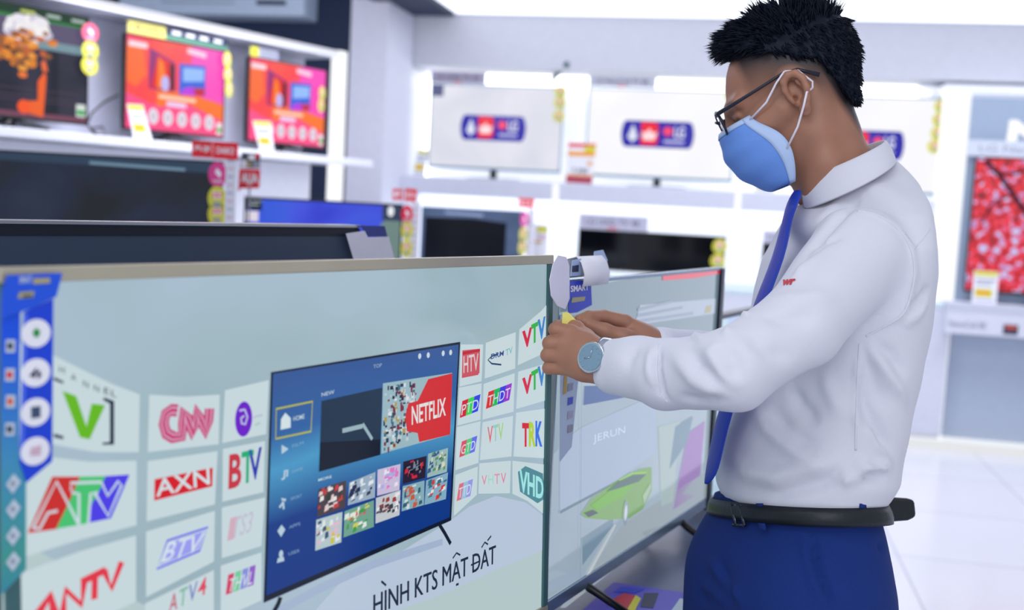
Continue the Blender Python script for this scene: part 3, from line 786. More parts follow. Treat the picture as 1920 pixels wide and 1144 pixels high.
def art_big(s, ys, _q):
    E = lambda pts, y=ys: [B.hit(p[0], p[1], y) for p in pts]
    L1, L2, L3, L4 = ys - .0006, ys - .0010, ys - .0014, ys - .0018

    def fl(pts, c, y=L1): s.flat(E(pts, y), y, c if not isinstance(c, tuple) else glow(c, 1.0, spec=.3, rough=.15))

    def ln(pts, w, c, y=L2, closed=False): s.ring_strip(E(pts, y), w, y, glow(c) if isinstance(c, tuple) else c, closed)

    def tx(t_, bl, br, tl, c, y=L3, bold=0.0, shear=0.0):
        a, b_, c_ = E([bl, br, tl], y); s.text(t_, a, b_, c_, y, glow(c), bold, shear)
    # lower pale area and swooshes
    fl([(4, 1000), (300, 1150), (500, 1200), (640, 1160), (1022, 1000), (1020, 1150), (700, 1300), (4, 1500)], (178, 198, 200), ys - .0002)
    fl([(851, 972), (880, 950), (930, 930), (985, 942), (1026, 972), (1022, 1030), (950, 1060), (840, 1110), (600, 1200), (560, 1180), (640, 1090), (760, 1030)], CELL2, ys - .0004)
    fl([(500, 1150), (600, 1095), (700, 1050), (830, 1010), (830, 1022), (700, 1066), (600, 1112), (520, 1155)], (160, 178, 204), ys - .0005)
    cells = [
        [(30, 640), (101, 667), (162, 697), (210, 720), (262, 740), (260, 848), (180, 848), (102, 834), (30, 815)],
        [(280, 740), (345, 744), (412, 740), (410, 833), (277, 848)],
        [(422, 732), (504, 713), (499, 814), (417, 831)],
        [(20, 842), (99, 858), (169, 866), (256, 864), (256, 985), (150, 1012), (51, 1043), (20, 1052)],
        [(277, 865), (408, 846), (403, 946), (275, 978)],
        [(418, 842), (497, 827), (494, 923), (417, 941)],
        [(20, 1080), (52, 1070), (150, 1034), (255, 1004), (255, 1128), (20, 1240)],
        [(274, 997), (403, 958), (401, 1053), (274, 1120)],
        [(416, 952), (497, 933), (490, 1024), (416, 1047)],
        [(272, 1132), (401, 1069), (401, 1170), (272, 1240)],
        [(414, 1061), (490, 1036), (490, 1126), (414, 1160)],
        [(864, 646), (906, 646), (903, 715), (862, 725)], [(911, 643), (967, 623), (966, 691), (909, 710)],
        [(974, 618), (1014, 584), (1036, 560), (1036, 655), (971, 685)],
        [(861, 727), (903, 719), (901, 787), (858, 798)], [(907, 720), (965, 700), (963, 772), (905, 787)], [(972, 697), (1034, 679), (1033, 748), (968, 767)],
        [(857, 801), (901, 790), (897, 868), (854, 882)], [(905, 792), (962, 780), (959, 856), (900, 863)], [(968, 774), (1032, 765), (1030, 860), (963, 856)],
        [(854, 891), (896, 875), (894, 928), (851, 968)], [(899, 869), (958, 864), (956, 925), (897, 926)], [(961, 864), (1028, 872), (1024, 968), (990, 940), (961, 926)]]
    for c in cells: fl(c, CELL, L1)
    # letters of the channel cells
    for i_, (x_, y_, ch) in enumerate([(116, 692, 'H'), (138, 706, 'A'), (161, 719, 'N'), (181, 727, 'N'), (200, 732, 'E'), (214, 737, 'L')]):
        tx(ch, (x_ - 5, y_ + 6), (x_ + 5, y_ + 9), (x_ - 5, y_ - 6), (40, 50, 66))
    fl([(117, 733), (143, 743), (162, 800), (172, 757), (197, 760), (168, 824), (150, 820)], (98, 180, 14), L2)
    fl([(101, 707), (119, 715), (119, 720), (101, 713)], (26, 40, 66), L2); fl([(101, 813), (119, 818), (119, 824), (101, 820)], (26, 40, 66), L2)
    fl([(194, 745), (214, 752), (214, 834), (192, 834), (192, 830), (206, 829), (206, 757), (194, 751)], (26, 40, 66), L2)
    fl([(52, 1000), (98, 894), (150, 894), (128, 945), (108, 992)], (198, 38, 32), L2)
    fl([(150, 894), (200, 893), (178, 940), (162, 982), (105, 992), (128, 945)], (66, 190, 110), L2 - .0001)
    fl([(198, 893), (243, 890), (208, 972), (164, 981), (172, 945), (184, 925)], (72, 56, 226), L2 - .0002)
    wl = (198, 214, 224)
    for pts in ([(62, 990), (106, 903), (148, 984)], [(62, 990), (74, 992), (90, 962), (108, 958)], [(134, 920), (132, 906), (190, 904), (202, 930), (222, 902), (228, 910), (203, 968), (178, 925)], [(134, 924), (148, 926), (148, 984)], [(166, 980), (170, 925), (184, 924)]):
        ln(pts, .0026, wl, L4)
    ln([(66, 1160), (94, 1118), (104, 1160)], .009, (222, 52, 70), L2)
    ln([(118, 1150), (123, 1106), (153, 1134), (158, 1090)], .0065, (222, 52, 70), L2); ln([(152, 1092), (198, 1069)], .0062, (222, 52, 70), L3); ln([(178, 1080), (177, 1124)], .006, (222, 52, 70), L3); ln([(196, 1070), (209, 1104), (228, 1054)], .006, (222, 52, 70), L3 - .0002)
    # CNN outline letters
    cn = (196, 58, 110)
    for w_, c_, y_ in ((.0112, cn, L2), (.0062, (206, 168, 196), L3), (.0034, cn, L4)):
        ln([(333, 770), (322, 769), (311, 776), (307, 795), (312, 813), (324, 820), (341, 819), (343, 795), (344, 770), (352, 785), (364, 816), (367, 795), (368, 768), (378, 790), (387, 813), (391, 790), (393, 766)], w_, c_, y_)
    # purple swirl
    pu = (104, 22, 196)
    c_ = E([(457, 786)], L2)[0]; s.disc(c_[0], c_[1], .0108, .0170, L2, glow(pu), 24)
    ln([(449, 770), (459, 768), (464, 782), (460, 796), (453, 794), (452, 784), (458, 780)], .0022, (186, 190, 224), L4)
    tx('play', (476, 786), (493, 781), (476, 779), (160, 150, 200)); fl([(478, 799), (488, 796), (488, 791), (478, 794)], (170, 200, 190), L3)
    # AXN
    fl([(290, 899), (399, 877), (398, 912), (345, 925), (289, 939)], (208, 10, 30), L2)
    tx('AXN', (293, 932), (394, 908), (291, 900), (206, 222, 228), L3, .012)
    # BTV
    tx('B', (428, 918), (452, 912), (430, 853), (196, 50, 66), L3, .03); tx('T', (452, 909), (475, 903), (453, 848), (30, 168, 116), L3, .02); tx('V', (466, 903), (491, 896), (466, 844), (38, 54, 168), L3, .02)
    # outline BTV in a slanted box
    vb = (96, 90, 232)
    ln([(294, 1067), (314, 1014), (390, 989), (374, 1033)], .0022, vb, L2, True)
    fl([(300, 1060), (317, 1018), (386, 995), (371, 1030)], (150, 152, 236), L2)
    tx('BTV', (302, 1056), (372, 1034), (316, 1018), (210, 222, 234), L3, .01, .0)
    # faded logos
    tx('ITS3', (427, 1014), (470, 998), (434, 972), (190, 190, 208), L3, .01); tx('I', (426, 1015), (438, 1011), (432, 972), (206, 170, 186), L4, .02)
    for k, c_ in enumerate([(206, 60, 96), (110, 200, 150), (130, 140, 216), (140, 90, 196)]):
        x_ = 423 + k * 13.5; y_ = 1116 - k * 5; fl([(x_, y_), (x_ + 12, y_ - 4.5), (x_ + 16, y_ - 42), (x_ + 5, y_ - 38)], c_, L3)
    tx('THVL', (426, 1112), (472, 1095), (432, 1086), (214, 220, 228), L4, .0)
    for k, (ch, c_) in enumerate([('A', (190, 90, 110)), ('T', (120, 180, 160)), ('V', (110, 120, 190)), ('4', (214, 70, 96))]):
        x_ = 316 + k * 18; y_ = 1150 - k * 9.5; tx(ch, (x_, y_), (x_ + 16, y_ - 8), (x_ + 3, y_ - 34), c_, L3, .01)
    # right hand cells
    fl([(867, 657), (900, 654), (899, 700), (866, 706)], (198, 84, 96), L2); fl([(867, 660), (900, 654), (900, 659), (867, 666)], (190, 30, 50), L3)
    tx('HTV', (869, 700), (897, 694), (869, 668), (214, 200, 206), L3, .01); fl([(866, 709), (897, 703), (897, 700), (866, 705)], (200, 80, 90), L3)
    ln([(940, 684), (922, 682), (915, 675), (922, 668), (934, 664)], .0022, (40, 70, 110), L3); tx('DRM', (920, 674), (944, 667), (921, 664), (46, 76, 140), L3, .02); tx('TV', (948, 668), (961, 662), (948, 656), (110, 180, 190), L3, .01)
    VT = [((150, 0, 0), 0)]

    def vtv(ox, oy, last):
        for ch, c_, a, b_ in (('V', (206, 46, 74), 0, 19), ('T', (52, 176, 76), 17, 30), ('V', (62, 132, 200), 29, 44)):
            tx(ch, (ox + a, oy - a * .55), (ox + b_, oy - b_ * .55), (ox + a, oy - 34 - a * .75), c_, L3, .045)
        tx(last, (ox + 45, oy - 26), (ox + 55, oy - 31), (ox + 45, oy - 66), (190, 70, 90), L3, .02)
    vtv(979, 656, '3'); vtv(979, 744, '1')
    for (ox, oy, w_, h_, cs, t_) in ((862, 784, 34, 32, [(206, 40, 60), (60, 210, 80), (54, 70, 226)], 'PTD'), (911, 767, 44, 32, [(214, 50, 50), (40, 180, 90), (60, 60, 220), (150, 50, 200)], 'THDT'),
                                     (861, 858, 29, 30, [(214, 80, 100), (90, 200, 120), (100, 110, 230)], 'GTD'), (856, 940, 26, 32, [(214, 110, 130), (150, 190, 220), (150, 150, 226)], 'TTD')):
        n = len(cs)
        for k, c_ in enumerate(cs):
            a = ox + w_ * k / n; b_ = ox + w_ * (k + 1) / n; sl = .38
            fl([(a, oy - (a - ox) * sl), (b_, oy - (b_ - ox) * sl), (b_ + 5, oy - h_ - (b_ - ox) * sl), (a + 5, oy - h_ - (a - ox) * sl)], c_, L2)
        tx(t_, (ox + 3, oy - 5), (ox + w_, oy - 5 - w_ * sl), (ox + 5, oy - h_ * .75), (206, 220, 226), L3, .0)
    for k, (ch, c_) in enumerate([('V', (214, 110, 120)), ('T', (150, 200, 190)), ('V', (160, 206, 130))]):
        x_ = 914 + k * 10; tx(ch, (x_, 832 - k * 3), (x_ + 10, 829 - k * 3), (x_, 801 - k * 3), c_, L3, .02)
    for k, (ch, c_) in enumerate([('T', (206, 40, 60)), ('R', (176, 204, 60)), ('K', (52, 110, 220))]):
        x_ = 979 + k * 12.5; tx(ch, (x_, 838 - k * .5), (x_ + 13, 838), (x_, 793 - k * 2), c_, L3, .045)
    for k, (ch, c_) in enumerate([('V', (214, 140, 160)), ('H', (160, 214, 200)), ('T', (214, 150, 170)), ('V', (220, 130, 160))]):
        x_ = 903 + k * 12; tx(ch, (x_, 910 - k), (x_ + 10, 909 - k), (x_, 892 - k * 1.5), c_, L3, .01)
    fl([(971, 885), (985, 874), (1018, 888), (1021, 935), (1008, 944), (975, 922)], (82, 138, 150), L2); tx('VHD', (974, 922), (1019, 938), (974, 880), (160, 226, 226), L3, .03)
    # picture of a television
    fl([(508, 698), (863, 641), (846, 976), (494, 1131)], (14, 24, 44), L3)
    s.flat(E([(512, 701), (860, 646), (843, 970), (499, 1117)], L4), L4, MATS['inner_blue_screen'])
    M1, M2, M3 = ys - .0022, ys - .0026, ys - .0030
    fl([(603, 752), (717, 727), (713, 853), (598, 885)], (24, 48, 72), M1); fl([(600, 830), (714, 824), (713, 853), (598, 885)], (6, 20, 40), M2)
    ln([(642, 808), (680, 799)], .005, (150, 176, 186), M2); ln([(680, 795), (698, 824)], .004, (150, 176, 186), M2)
    fl([(718, 719), (848, 699), (844, 815), (715, 851)], (150, 180, 190), M1)
    rr = random.Random(5)
    for k in range(150):
        u, v = rr.random(), rr.random()
        a = (718 + (766 - 718) * u + 20 * u * (1 - v), 722 - 12 * u + v * (126 - 18 * u))
        w_ = 2 + rr.random() * 4; hh = 3 + rr.random() * 8
        fl([(a[0], a[1] + hh), (a[0] + w_, a[1] + hh - 1), (a[0] + w_, a[1] - 1), (a[0], a[1])], rr.choice([(40, 50, 80), (190, 200, 205), (170, 150, 80), (120, 40, 60), (60, 100, 120), (210, 220, 224), (30, 36, 60)]), M2 - k * 1e-6)
    fl([(803, 711), (848, 700), (844, 815), (786, 829), (783, 812), (763, 809), (760, 779), (766, 756), (783, 752)], (206, 42, 46), M3)
    tx('NETFLIX', (772, 797), (836, 779), (772, 762), (222, 222, 224), ys - .0034, .02)
    tiles = [[(597, 918), (649, 901), (648, 952), (594, 970)], [(655, 905), (704, 885), (703, 933), (652, 948)], [(708, 881), (751, 870), (749, 919), (707, 930)], [(756, 866), (800, 855), (797, 896), (755, 908)], [(803, 851), (840, 840), (838, 885), (801, 896)],
             [(593, 975), (642, 960), (640, 1017), (591, 1033)], [(646, 959), (701, 938), (701, 988), (644, 1008)], [(705, 934), (751, 919), (749, 966), (704, 982)], [(755, 912), (796, 901), (795, 947), (753, 959)], [(799, 901), (840, 886), (836, 936), (796, 947)]]
    bases = [(70, 60, 66), (150, 170, 190), (196, 186, 214), (40, 30, 50), (150, 180, 180), (176, 196, 200), (110, 160, 140), (190, 196, 200), (130, 170, 180), (130, 170, 190)]
    pals = [[(190, 60, 60), (220, 200, 200), (40, 60, 50), (230, 225, 225)], [(30, 40, 80), (220, 226, 230), (60, 60, 70)], [(214, 120, 190), (170, 170, 220), (224, 224, 236)], [(200, 40, 60), (120, 130, 150), (20, 20, 36)], [(60, 90, 130), (210, 210, 190), (90, 140, 90)],
            [(220, 225, 228), (60, 80, 110), (200, 190, 60), (220, 180, 200)], [(60, 150, 70), (200, 90, 110), (220, 226, 220), (200, 200, 90)], [(60, 60, 70), (150, 60, 60), (225, 226, 230)], [(50, 90, 110), (190, 90, 60), (200, 214, 214)], [(200, 60, 50), (50, 110, 130), (214, 220, 226)]]
    for t_, bs, pl_ in zip(tiles, bases, pals):
        fl(t_, bs, M1)
        for k in range(26):
            u, v = rr.random() * .82, rr.random() * .78; du, dv = .07 + rr.random() * .14, .07 + rr.random() * .18
            def q(a, b_): return (t_[0][0] + (t_[1][0] - t_[0][0]) * a + (t_[3][0] - t_[0][0]) * b_, t_[0][1] + (t_[1][1] - t_[0][1]) * a + (t_[3][1] - t_[0][1]) * b_)
            fl([q(u, v + dv), q(u + du, v + dv * .8), q(u + du * .9, v), q(u + .02, v + .02)], rr.choice(pl_), M2 - k * 1e-5)
    ln([(518, 767), (586, 753), (583, 809), (517, 823)], .0022, (176, 176, 70), M1, True)
    fl([(526, 806), (527, 786), (535, 774), (545, 784), (545, 802)], (206, 222, 226), M1); tx('HOME', (550, 790), (571, 785), (550, 781), (190, 206, 214), M1, .01)
    lb = (178, 202, 216)
    for (x_, y_, t_) in ((533, 843, 'FILM'), (532, 891, 'GAME'), (530, 942, 'SPORT'), (527, 995, 'APPS'), (526, 1045, 'USER')):
        tx(t_, (x_ + 15, y_ + 2 - 5), (x_ + 36, y_ - 4 - 6), (x_ + 15, y_ - 5 - 4), (130, 166, 196), M1, .0)
    fl([(528, 852), (528, 834), (541, 842)], lb, M1)
    ln([(528, 899), (533, 897), (534, 883), (539, 882), (538, 894)], .0025, lb, M1)
    ln([(524, 952), (531, 942), (528, 936), (536, 938)], .0028, lb, M1); ln([(531, 942), (532, 955)], .0025, lb, M1)
    fl([(527, 1007), (520, 996), (528, 984), (535, 993)], lb, M1)
    fl([(519, 1056), (521, 1047), (532, 1044), (533, 1052)], lb, M1); c_ = E([(527, 1039)], M1)[0]; s.disc(c_[0], c_[1], .003, .004, M1, glow(lb), 10)
    tx('NEW', (603, 744), (627, 738), (603, 737), (190, 206, 220), M1, .01); tx('TOP', (700, 691), (716, 688), (700, 684), (150, 170, 200), M1, .01); tx('MORE', (597, 903), (622, 896), (597, 898), (196, 216, 220), M1, .01)
    for x_ in (787, 803, 831, 845):
        c_ = E([(x_, 668 - (x_ - 787) * .12)], M1)[0]; s.disc(c_[0], c_[1], .003, .0035, M1, glow((200, 212, 224)), 8)
    ln([(824, 984), (834, 1000), (845, 1020)], .005, (20, 30, 46), L3); ln([(526, 1120), (522, 1132), (512, 1150)], .006, (20, 30, 46), L3)
    # caption
    p0, p1 = E([(700, 1155), (929, 1056)], L3); ink = glow((34, 44, 66)); cap_text(s, 'HINH KTS MAT DAT', p0, p1, .0235, L3, ink, .0)
    a2, a3 = (p0[0], p0[1] + .0003), (p1[0], p1[1] + .0003); cap_text(s, 'HINH KTS MAT DAT', (p0[0] + .0006, p0[1]), (p1[0] + .0006, p1[1]), .0235, L3 - .0001, ink, .0); cap_text(s, 'HINH KTS MAT DAT', (p0[0] - .0005, p0[1] + .0004), (p1[0] - .0005, p1[1] + .0004), .0235, L3 - .0002, ink, .0)
    ln([(715, 1090), (724, 1098)], .0026, ink, L3); ln([(849, 1047), (856, 1037), (863, 1041)], .0024, ink, L3); ln([(855, 1097), (860, 1095)], .003, ink, L3)
    ln([(883, 1060), (898, 1053)], .0024, ink, L3); ln([(903, 1027), (909, 1017), (915, 1021)], .0024, ink, L3); ln([(914, 1014), (921, 1005)], .0024, ink, L3)


ramp_glow('inner_blue_screen', [(0.0, (10, 52, 128)), (0.3, (14, 56, 132)), (.5, (72, 150, 196)), (.62, (44, 96, 160)), (.85, (50, 84, 146)), (1.0, (40, 66, 124))], noise=4, dist=.12, axis=(2, .0, .0), spec=.3)
_n = MATS['inner_blue_screen'].node_tree
for nd in _n.nodes:
    if nd.type == 'MAP_RANGE':
        nd.inputs['From Min'].default_value = .13 + .085; nd.inputs['From Max'].default_value = .42 + .085

tvb = tv('television', B, bx0, 0, 0, BH, 0, 'large champagne framed television in front showing tiles of channel logos', art_big, bez=.0125, bot=.014, thick=.05, frame_m=gold, screen_m=scr_big, stand='feet', floor_z=-.06, side_m=mat('teal_edge', (70, 110, 112), .25, .3))


def pgrad(name, stops, z0, z1, rough=.4):
    m = ramp_glow(name, stops, axis=(2, z0, z1), dist=.05)
    nt_ = m.node_tree; b_ = nt_.nodes['Principled BSDF']; cr_ = [n for n in nt_.nodes if n.type == 'VALTORGB'][0]
    for l in list(nt_.links):
        if l.to_socket == b_.inputs['Emission Color']: nt_.links.remove(l)
    nt_.links.new(cr_.outputs[0], b_.inputs['Base Color']); b_.inputs['Emission Strength'].default_value = 0; b_.inputs['Roughness'].default_value = rough
    return m


# blue feature strip on the left edge
yl = -.003
H = lambda pts, y=yl: [B.hit(p[0], p[1], y) for p in pts]
t = Thing('feature_strip', B, (H([(30, 800)])[0][0], yl, 0.02), 'tall blue feature strip with round white icons on the large television left edge', 'label')
b = MB(); b.prism(H([(3, 1116), (49, 1068), (49, 890), (36, 865), (38, 565), (3, 560)]), yl, yl + .0008, pgrad('blue_teal_print', [(0, (14, 40, 190)), (.3, (40, 110, 200)), (.5, (70, 160, 150)), (.66, (70, 150, 190)), (.85, (30, 90, 225)), (1, (20, 70, 225))], .03, .49))
y2 = yl - .0006
for (x_, y_, c_) in ((19, 649, navyp), (18, 703, redp), (19, 753, mat('vermilion_print', (226, 90, 50), .5)), (18, 805, navyp)):
    b.flat(H([(x_ - 9, y_ + 12), (x_ + 9, y_ + 12), (x_ + 10, y_ - 12), (x_ - 8, y_ - 12)], y2), y2, mat('ice_print', (200, 214, 226), .5)); b.flat(H([(x_ - 5, y_ + 6), (x_ + 5, y_ + 6), (x_ + 5, y_ - 6), (x_ - 5, y_ - 6)], y2 - .0004), y2 - .0004, c_)
for y_ in (907, 955, 1005, 1053):
    b.flat(H([(24, y_ + 19), (39, y_ - 3), (26, y_ - 19), (11, y_ + 2)], y2), y2, MATS['ice_print']); b.flat(H([(24, y_ + 7), (30, y_ - 1), (25, y_ - 7), (18, y_)], y2 - .0004), y2 - .0004, greyp)
b.build('strip', t)
b = MB(); y3 = yl - .0012
b.prism(H([(37, 865), (50, 905), (98, 865), (100, 560), (45, 585)], y3), y3, y3 + .0005, mat('royal_blue_print', (14, 66, 214), .4))
b.flat(H([(37, 862), (45, 862), (52, 590), (45, 585)], y3 - .0003), y3 - .0003, mat('bright_blue_highlight', (72, 108, 236), .4))  # highlight down the panel's left edge, painted as a brighter blue strip
for k, y_ in enumerate((625, 699, 773, 846)):
    c_ = H([(68 - k * .6, y_)], y3 - .0004)[0]; b.disc(c_[0], c_[1], .0125, .0112, y3 - .0004, whitep, 28)
    e = y3 - .0008; G2 = lambda *p: [(c_[0] + a * .001, c_[1] + d * .001) for a, d in p]
    if k == 0: b.flat(G2((-1.5, -3), (1.5, -3), (3.5, 1), (0, 4.5), (-3.5, 1)), e, greenp)
    elif k == 1: b.flat(G2((-6, -2), (-1, -4), (1, 4), (-1, 3)), e, navyp); b.flat(G2((1, -5), (4.5, -3), (3, 2), (1, 1)), e, navyp)
    elif k == 2: b.flat(G2((-4, -4.5), (4, -4.5), (4, 4.5), (-4, 4.5)), e, mat('slate_print', (60, 80, 110), .5))
    else: b.flat(G2((-5, -3), (4, -4), (5, 4), (-4, 3)), e, pinkg)
b.build('icon_panel', t)
b = MB(); y4 = yl - .002
b.prism(H([(4, 600), (20, 592), (60, 578), (106, 556), (117, 512), (14, 516), (4, 548)], y4), y4, y4 + .0006, mat('deep_blue_print', (24, 84, 220), .4))
a_, b__, c_ = H([(36, 532), (60, 531), (36, 518)], y4 - .0004); b.text('SMART', a_, b__, c_, y4 - .0004, mat('ice_print', (200, 214, 226), .5), .01)
b.flat(H([(62, 533), (94, 531), (94, 521), (62, 522)], y4 - .0004), y4 - .0004, mat('khaki_print', (170, 164, 120), .5))
b.flat(H([(33, 560), (62, 558), (65, 546), (36, 548)], y4 - .0004), y4 - .0004, MATS['khaki_print']); b.flat(H([(42, 558), (60, 557), (60, 552), (43, 553)], y4 - .0007), y4 - .0007, mat('olive_print', (90, 88, 60), .5))
b.build('header', t)

# round white tag at the right corner, small yellow card held in the hands
t = Thing('paper_tag', B, (B.hit(1051, 570, -.02)[0], -.02, B.hit(1051, 575, -.02)[1]), 'white oval paper tag hanging at the right top corner of the large television', 'tag')
b = MB(); pts = H([(1060, 580), (1068, 560), (1068, 500), (1062, 482), (1047, 479), (1037, 496), (1031, 525), (1034, 555), (1046, 574)], -.02)
b.prism(pts, -.02, -.019, mat('lilac_white_card', (222, 220, 236), .6)); b.build('card', t)

T2 = leaning(1357, 501, 2.2, 61.5, .6, .49)
x2 = T2.hit(1047, 600)[0]
print('tv2', x2, T2.o.z, [T2.hit(*p) for p in ((1335, 950), (1111, 525), (1094, 1124), (1047, 540))])
scr2 = ramp_glow('grey_blue_screen', [(0.3, (140, 157, 172)), (0.7, (158, 174, 186))], noise=3, spec=.7, rough=.05)


def art2(s, ys, _q):
    E = lambda pts, y: [T2.hit(p[0], p[1], y) for p in pts]
    K = dict(spec=.7, rough=.05)
    def fl(pts, c, y): s.flat(E(pts, y), y, glow(c, .76, **K))
    a, b_, c, d = ys - .0006, ys - .0012, ys - .0018, ys - .0024
    fl([(1050, 700), (1350, 640), (1350, 505), (1200, 520), (1050, 545)], (120, 142, 156), a)
    fl([(1243, 526), (1300, 522), (1350, 513), (1356, 504), (1243, 513)], (226, 40, 66), c)
    fl([(1190, 610), (1340, 588), (1342, 560), (1200, 572)], (168, 182, 204), b_)  # reflection of a card with text, painted into the screen picture
    for k in range(3): fl([(1196, 606 - k * 11), (1300 - k * 20, 590 - k * 11), (1300 - k * 20, 585 - k * 11), (1196, 600 - k * 11)], (140, 154, 180), c)
    fl([(1322, 588), (1332, 586), (1335, 572), (1325, 574)], (170, 160, 110), c)
    fl([(1094, 760), (1190, 742), (1200, 722), (1096, 724)], (62, 98, 160), b_)
    fl([(1050, 830), (1094, 800), (1230, 740), (1230, 850), (1150, 905), (1050, 962)], (172, 190, 216), b_)
    fl([(1050, 964), (1160, 904), (1160, 900), (1050, 958)], (110, 136, 150), c)
    fl([(1090, 965), (1110, 935), (1150, 905), (1200, 880), (1222, 876), (1222, 920), (1205, 955), (1180, 972), (1140, 975), (1100, 972)], (128, 176, 96), c)
    fl([(1138, 922), (1160, 903), (1188, 890), (1212, 889), (1198, 903), (1160, 916)], (86, 116, 112), ys - .0028); fl([(1096, 962), (1112, 956), (1122, 962), (1104, 970)], (70, 90, 96), ys - .0028); fl([(1205, 930), (1220, 905), (1221, 915), (1208, 945)], (170, 196, 170), ys - .0028)
    fl([(1108, 948), (1150, 915), (1190, 905), (1170, 930), (1120, 958)], (120, 190, 60), d)
    fl([(1160, 900), (1185, 886), (1215, 884), (1200, 896), (1165, 910)], (150, 206, 90), d)
    c_ = E([(1173, 962)], ys - .003)[0]; s.disc(c_[0], c_[1], .011, .022, ys - .003, glow((130, 146, 160), **K), 20); s.disc(c_[0], c_[1], .006, .014, ys - .0034, glow((190, 200, 206), **K), 16)
    fl([(1092, 1090), (1165, 985), (1250, 930), (1300, 900), (1330, 880), (1332, 930), (1200, 1030), (1060, 1140), (1050, 1140)], (166, 180, 188), b_)
    fl([(1092, 1060), (1092, 1010), (1150, 972), (1150, 985)], (120, 148, 168), b_ - .0002)
    fl([(1092, 1092), (1152, 984), (1156, 984), (1098, 1092)], (206, 214, 216), c)
    fl([(1262, 956), (1290, 812), (1322, 790), (1310, 925)], (160, 124, 190), b_); fl([(1255, 880), (1266, 800), (1300, 780), (1288, 830)], (120, 150, 170), b_ - .0002)
    fl([(1240, 950), (1262, 940), (1275, 790), (1235, 800)], (176, 196, 196), b_ - .0001)
    a_, b2, c2 = E([(1112, 834), (1172, 816), (1112, 816)], c); s.text('JERUN', a_, b2, c2, c, glow((192, 206, 226), **K), .0)
    s.ring_strip(E([(1090, 610), (1090, 800), (1088, 1095)], d), .0012, d, glow((110, 130, 146), **K))


tv2 = tv('television', T2, x2, 0, 0, .49, 0, 'second television of the front row, green car on its screen', art2, bez=.006, bot=.02, thick=.04, frame_m=mat('blue_steel_bezel', (112, 132, 152), .25, .6), screen_m=scr2, stand='feet', floor_z=TABLE_Z - T2.o.z + .003, side_m=mat('pale_steel_edge', (170, 186, 190), .25, .6))
b = MB(); b.box(-.016, .003, -.003, .03, .0, .487, mat('dark_navy_edge', (14, 30, 50), .35)); b.build('side_trim', tv2)
H2 = lambda pts, y: [T2.hit(p[0], p[1], y) for p in pts]
t = Thing('feature_label', T2, (H2([(1088, 588)], -.006)[0][0], -.006, H2([(1088, 588)], -.006)[0][1]), 'blue shield shaped label at the top left corner of the second front television', 'label')
b = MB(); b.prism(H2([(1066, 588), (1082, 586), (1110, 572), (1108, 525), (1066, 528)], -.006), -.006, -.005, bluep)
a_, b__, c_ = H2([(1070, 548), (1104, 544), (1070, 536)], -.0066); b.text('SMART', a_, b__, c_, -.0066, whitep, .03)
b.flat(H2([(1071, 568), (1096, 564), (1098, 556), (1073, 558)], -.0066), -.0066, MATS['khaki_print']); b.build('card', t)
t = Thing('feature_strip', T2, (H2([(1066, 860)], -.005)[0][0], -.005, H2([(1066, 862)], -.005)[0][1]), 'pale blue pointed strip label on the left edge of the second front television', 'label')
b = MB(); b.prism(H2([(1050, 866), (1072, 838), (1084, 715), (1084, 592), (1052, 592)], -.005), -.005, -.0042, mat('ice_blue_card', (188, 204, 228), .5))
b.flat(H2([(1056, 740), (1062, 738), (1064, 705), (1058, 706)], -.0056), -.0056, mat('ochre_print', (200, 160, 70), .5))
for k in range(4):
    b.flat(H2([(1064, 735 + k * 26), (1074, 731 + k * 26), (1075, 718 + k * 26), (1065, 720 + k * 26)], -.0056), -.0056, (greyp, bluep, lilac, greyp)[k])
b.build('card', t)
# curled white paper over the top edge
t = Thing('folded_paper', T2, (H2([(1100, 520)], 0)[0][0], 0, .49), 'white and blue paper folded over the top left corner of the second front television', 'paper')
b = MB(); rows = []
xa, xb = H2([(1080, 500)], 0)[0][0], H2([(1128, 500)], 0)[0][0]
prof = [(-.012, .482), (-.014, .500), (-.008, .516), (.004, .524), (.018, .520), (.028, .506), (.030, .49)]
for x_ in (xa, xb): rows += [(x_ + (.008 if i_ > 2 else 0), p[0], p[1]) for i_, p in enumerate(prof)]
n = len(prof); b.add(rows, [(i_, i_ + 1, i_ + 1 + n, i_ + n) for i_ in range(n - 1)], paper, True)
xc = H2([(1066, 500)], 0)[0][0]
b.prism([(xc, .497), (xa + .01, .497), (xa + .008, .522), (xc + .004, .520)], -.004, -.003, mat('sky_card', (170, 190, 226), .5)); b.prism([(xc + .004, .503), (xa, .503), (xa, .513), (xc + .004, .512)], -.0046, -.0041, navyp)
b.prism([(xb - .004, .495), (xb + .03, .500), (xb + .022, .512), (xb + .05, .515), (xb + .03, .532), (xb - .002, .530)], .012, .013, MATS['sky_card'])
o = b.build('paper', t); sd = o.modifiers.new('thick', 'SOLIDIFY'); sd.thickness = .0006
# third television of the front row
T3 = leaning(1347, 592, 2.25, 61.5, .4, .41)


def art3(s, ys, _q):
    E = lambda pts, y: [T3.hit(p[0], p[1], y) for p in pts]
    s.flat(E([(1364, 612), (1384, 606), (1386, 586), (1366, 590)], ys - .001), ys - .001, glow((170, 190, 230))); s.flat(E([(1386, 606), (1400, 603), (1400, 586), (1388, 589)], ys - .001), ys - .001, glow((60, 130, 150)))


tv('television', T3, 0, .74, 0, .41, 0, 'third television of the front row, mostly hidden behind the person and his blue tie', art3, bez=.010, bot=.02, thick=.05, screen_m=ramp_glow('pale_sky_screen', [(.3, (160, 190, 215)), (.7, (190, 210, 225))], noise=3), stand='feet', floor_z=TABLE_Z - T3.o.z + .003, frame_m=mat('dark_navy_bezel', (16, 32, 60), .3))
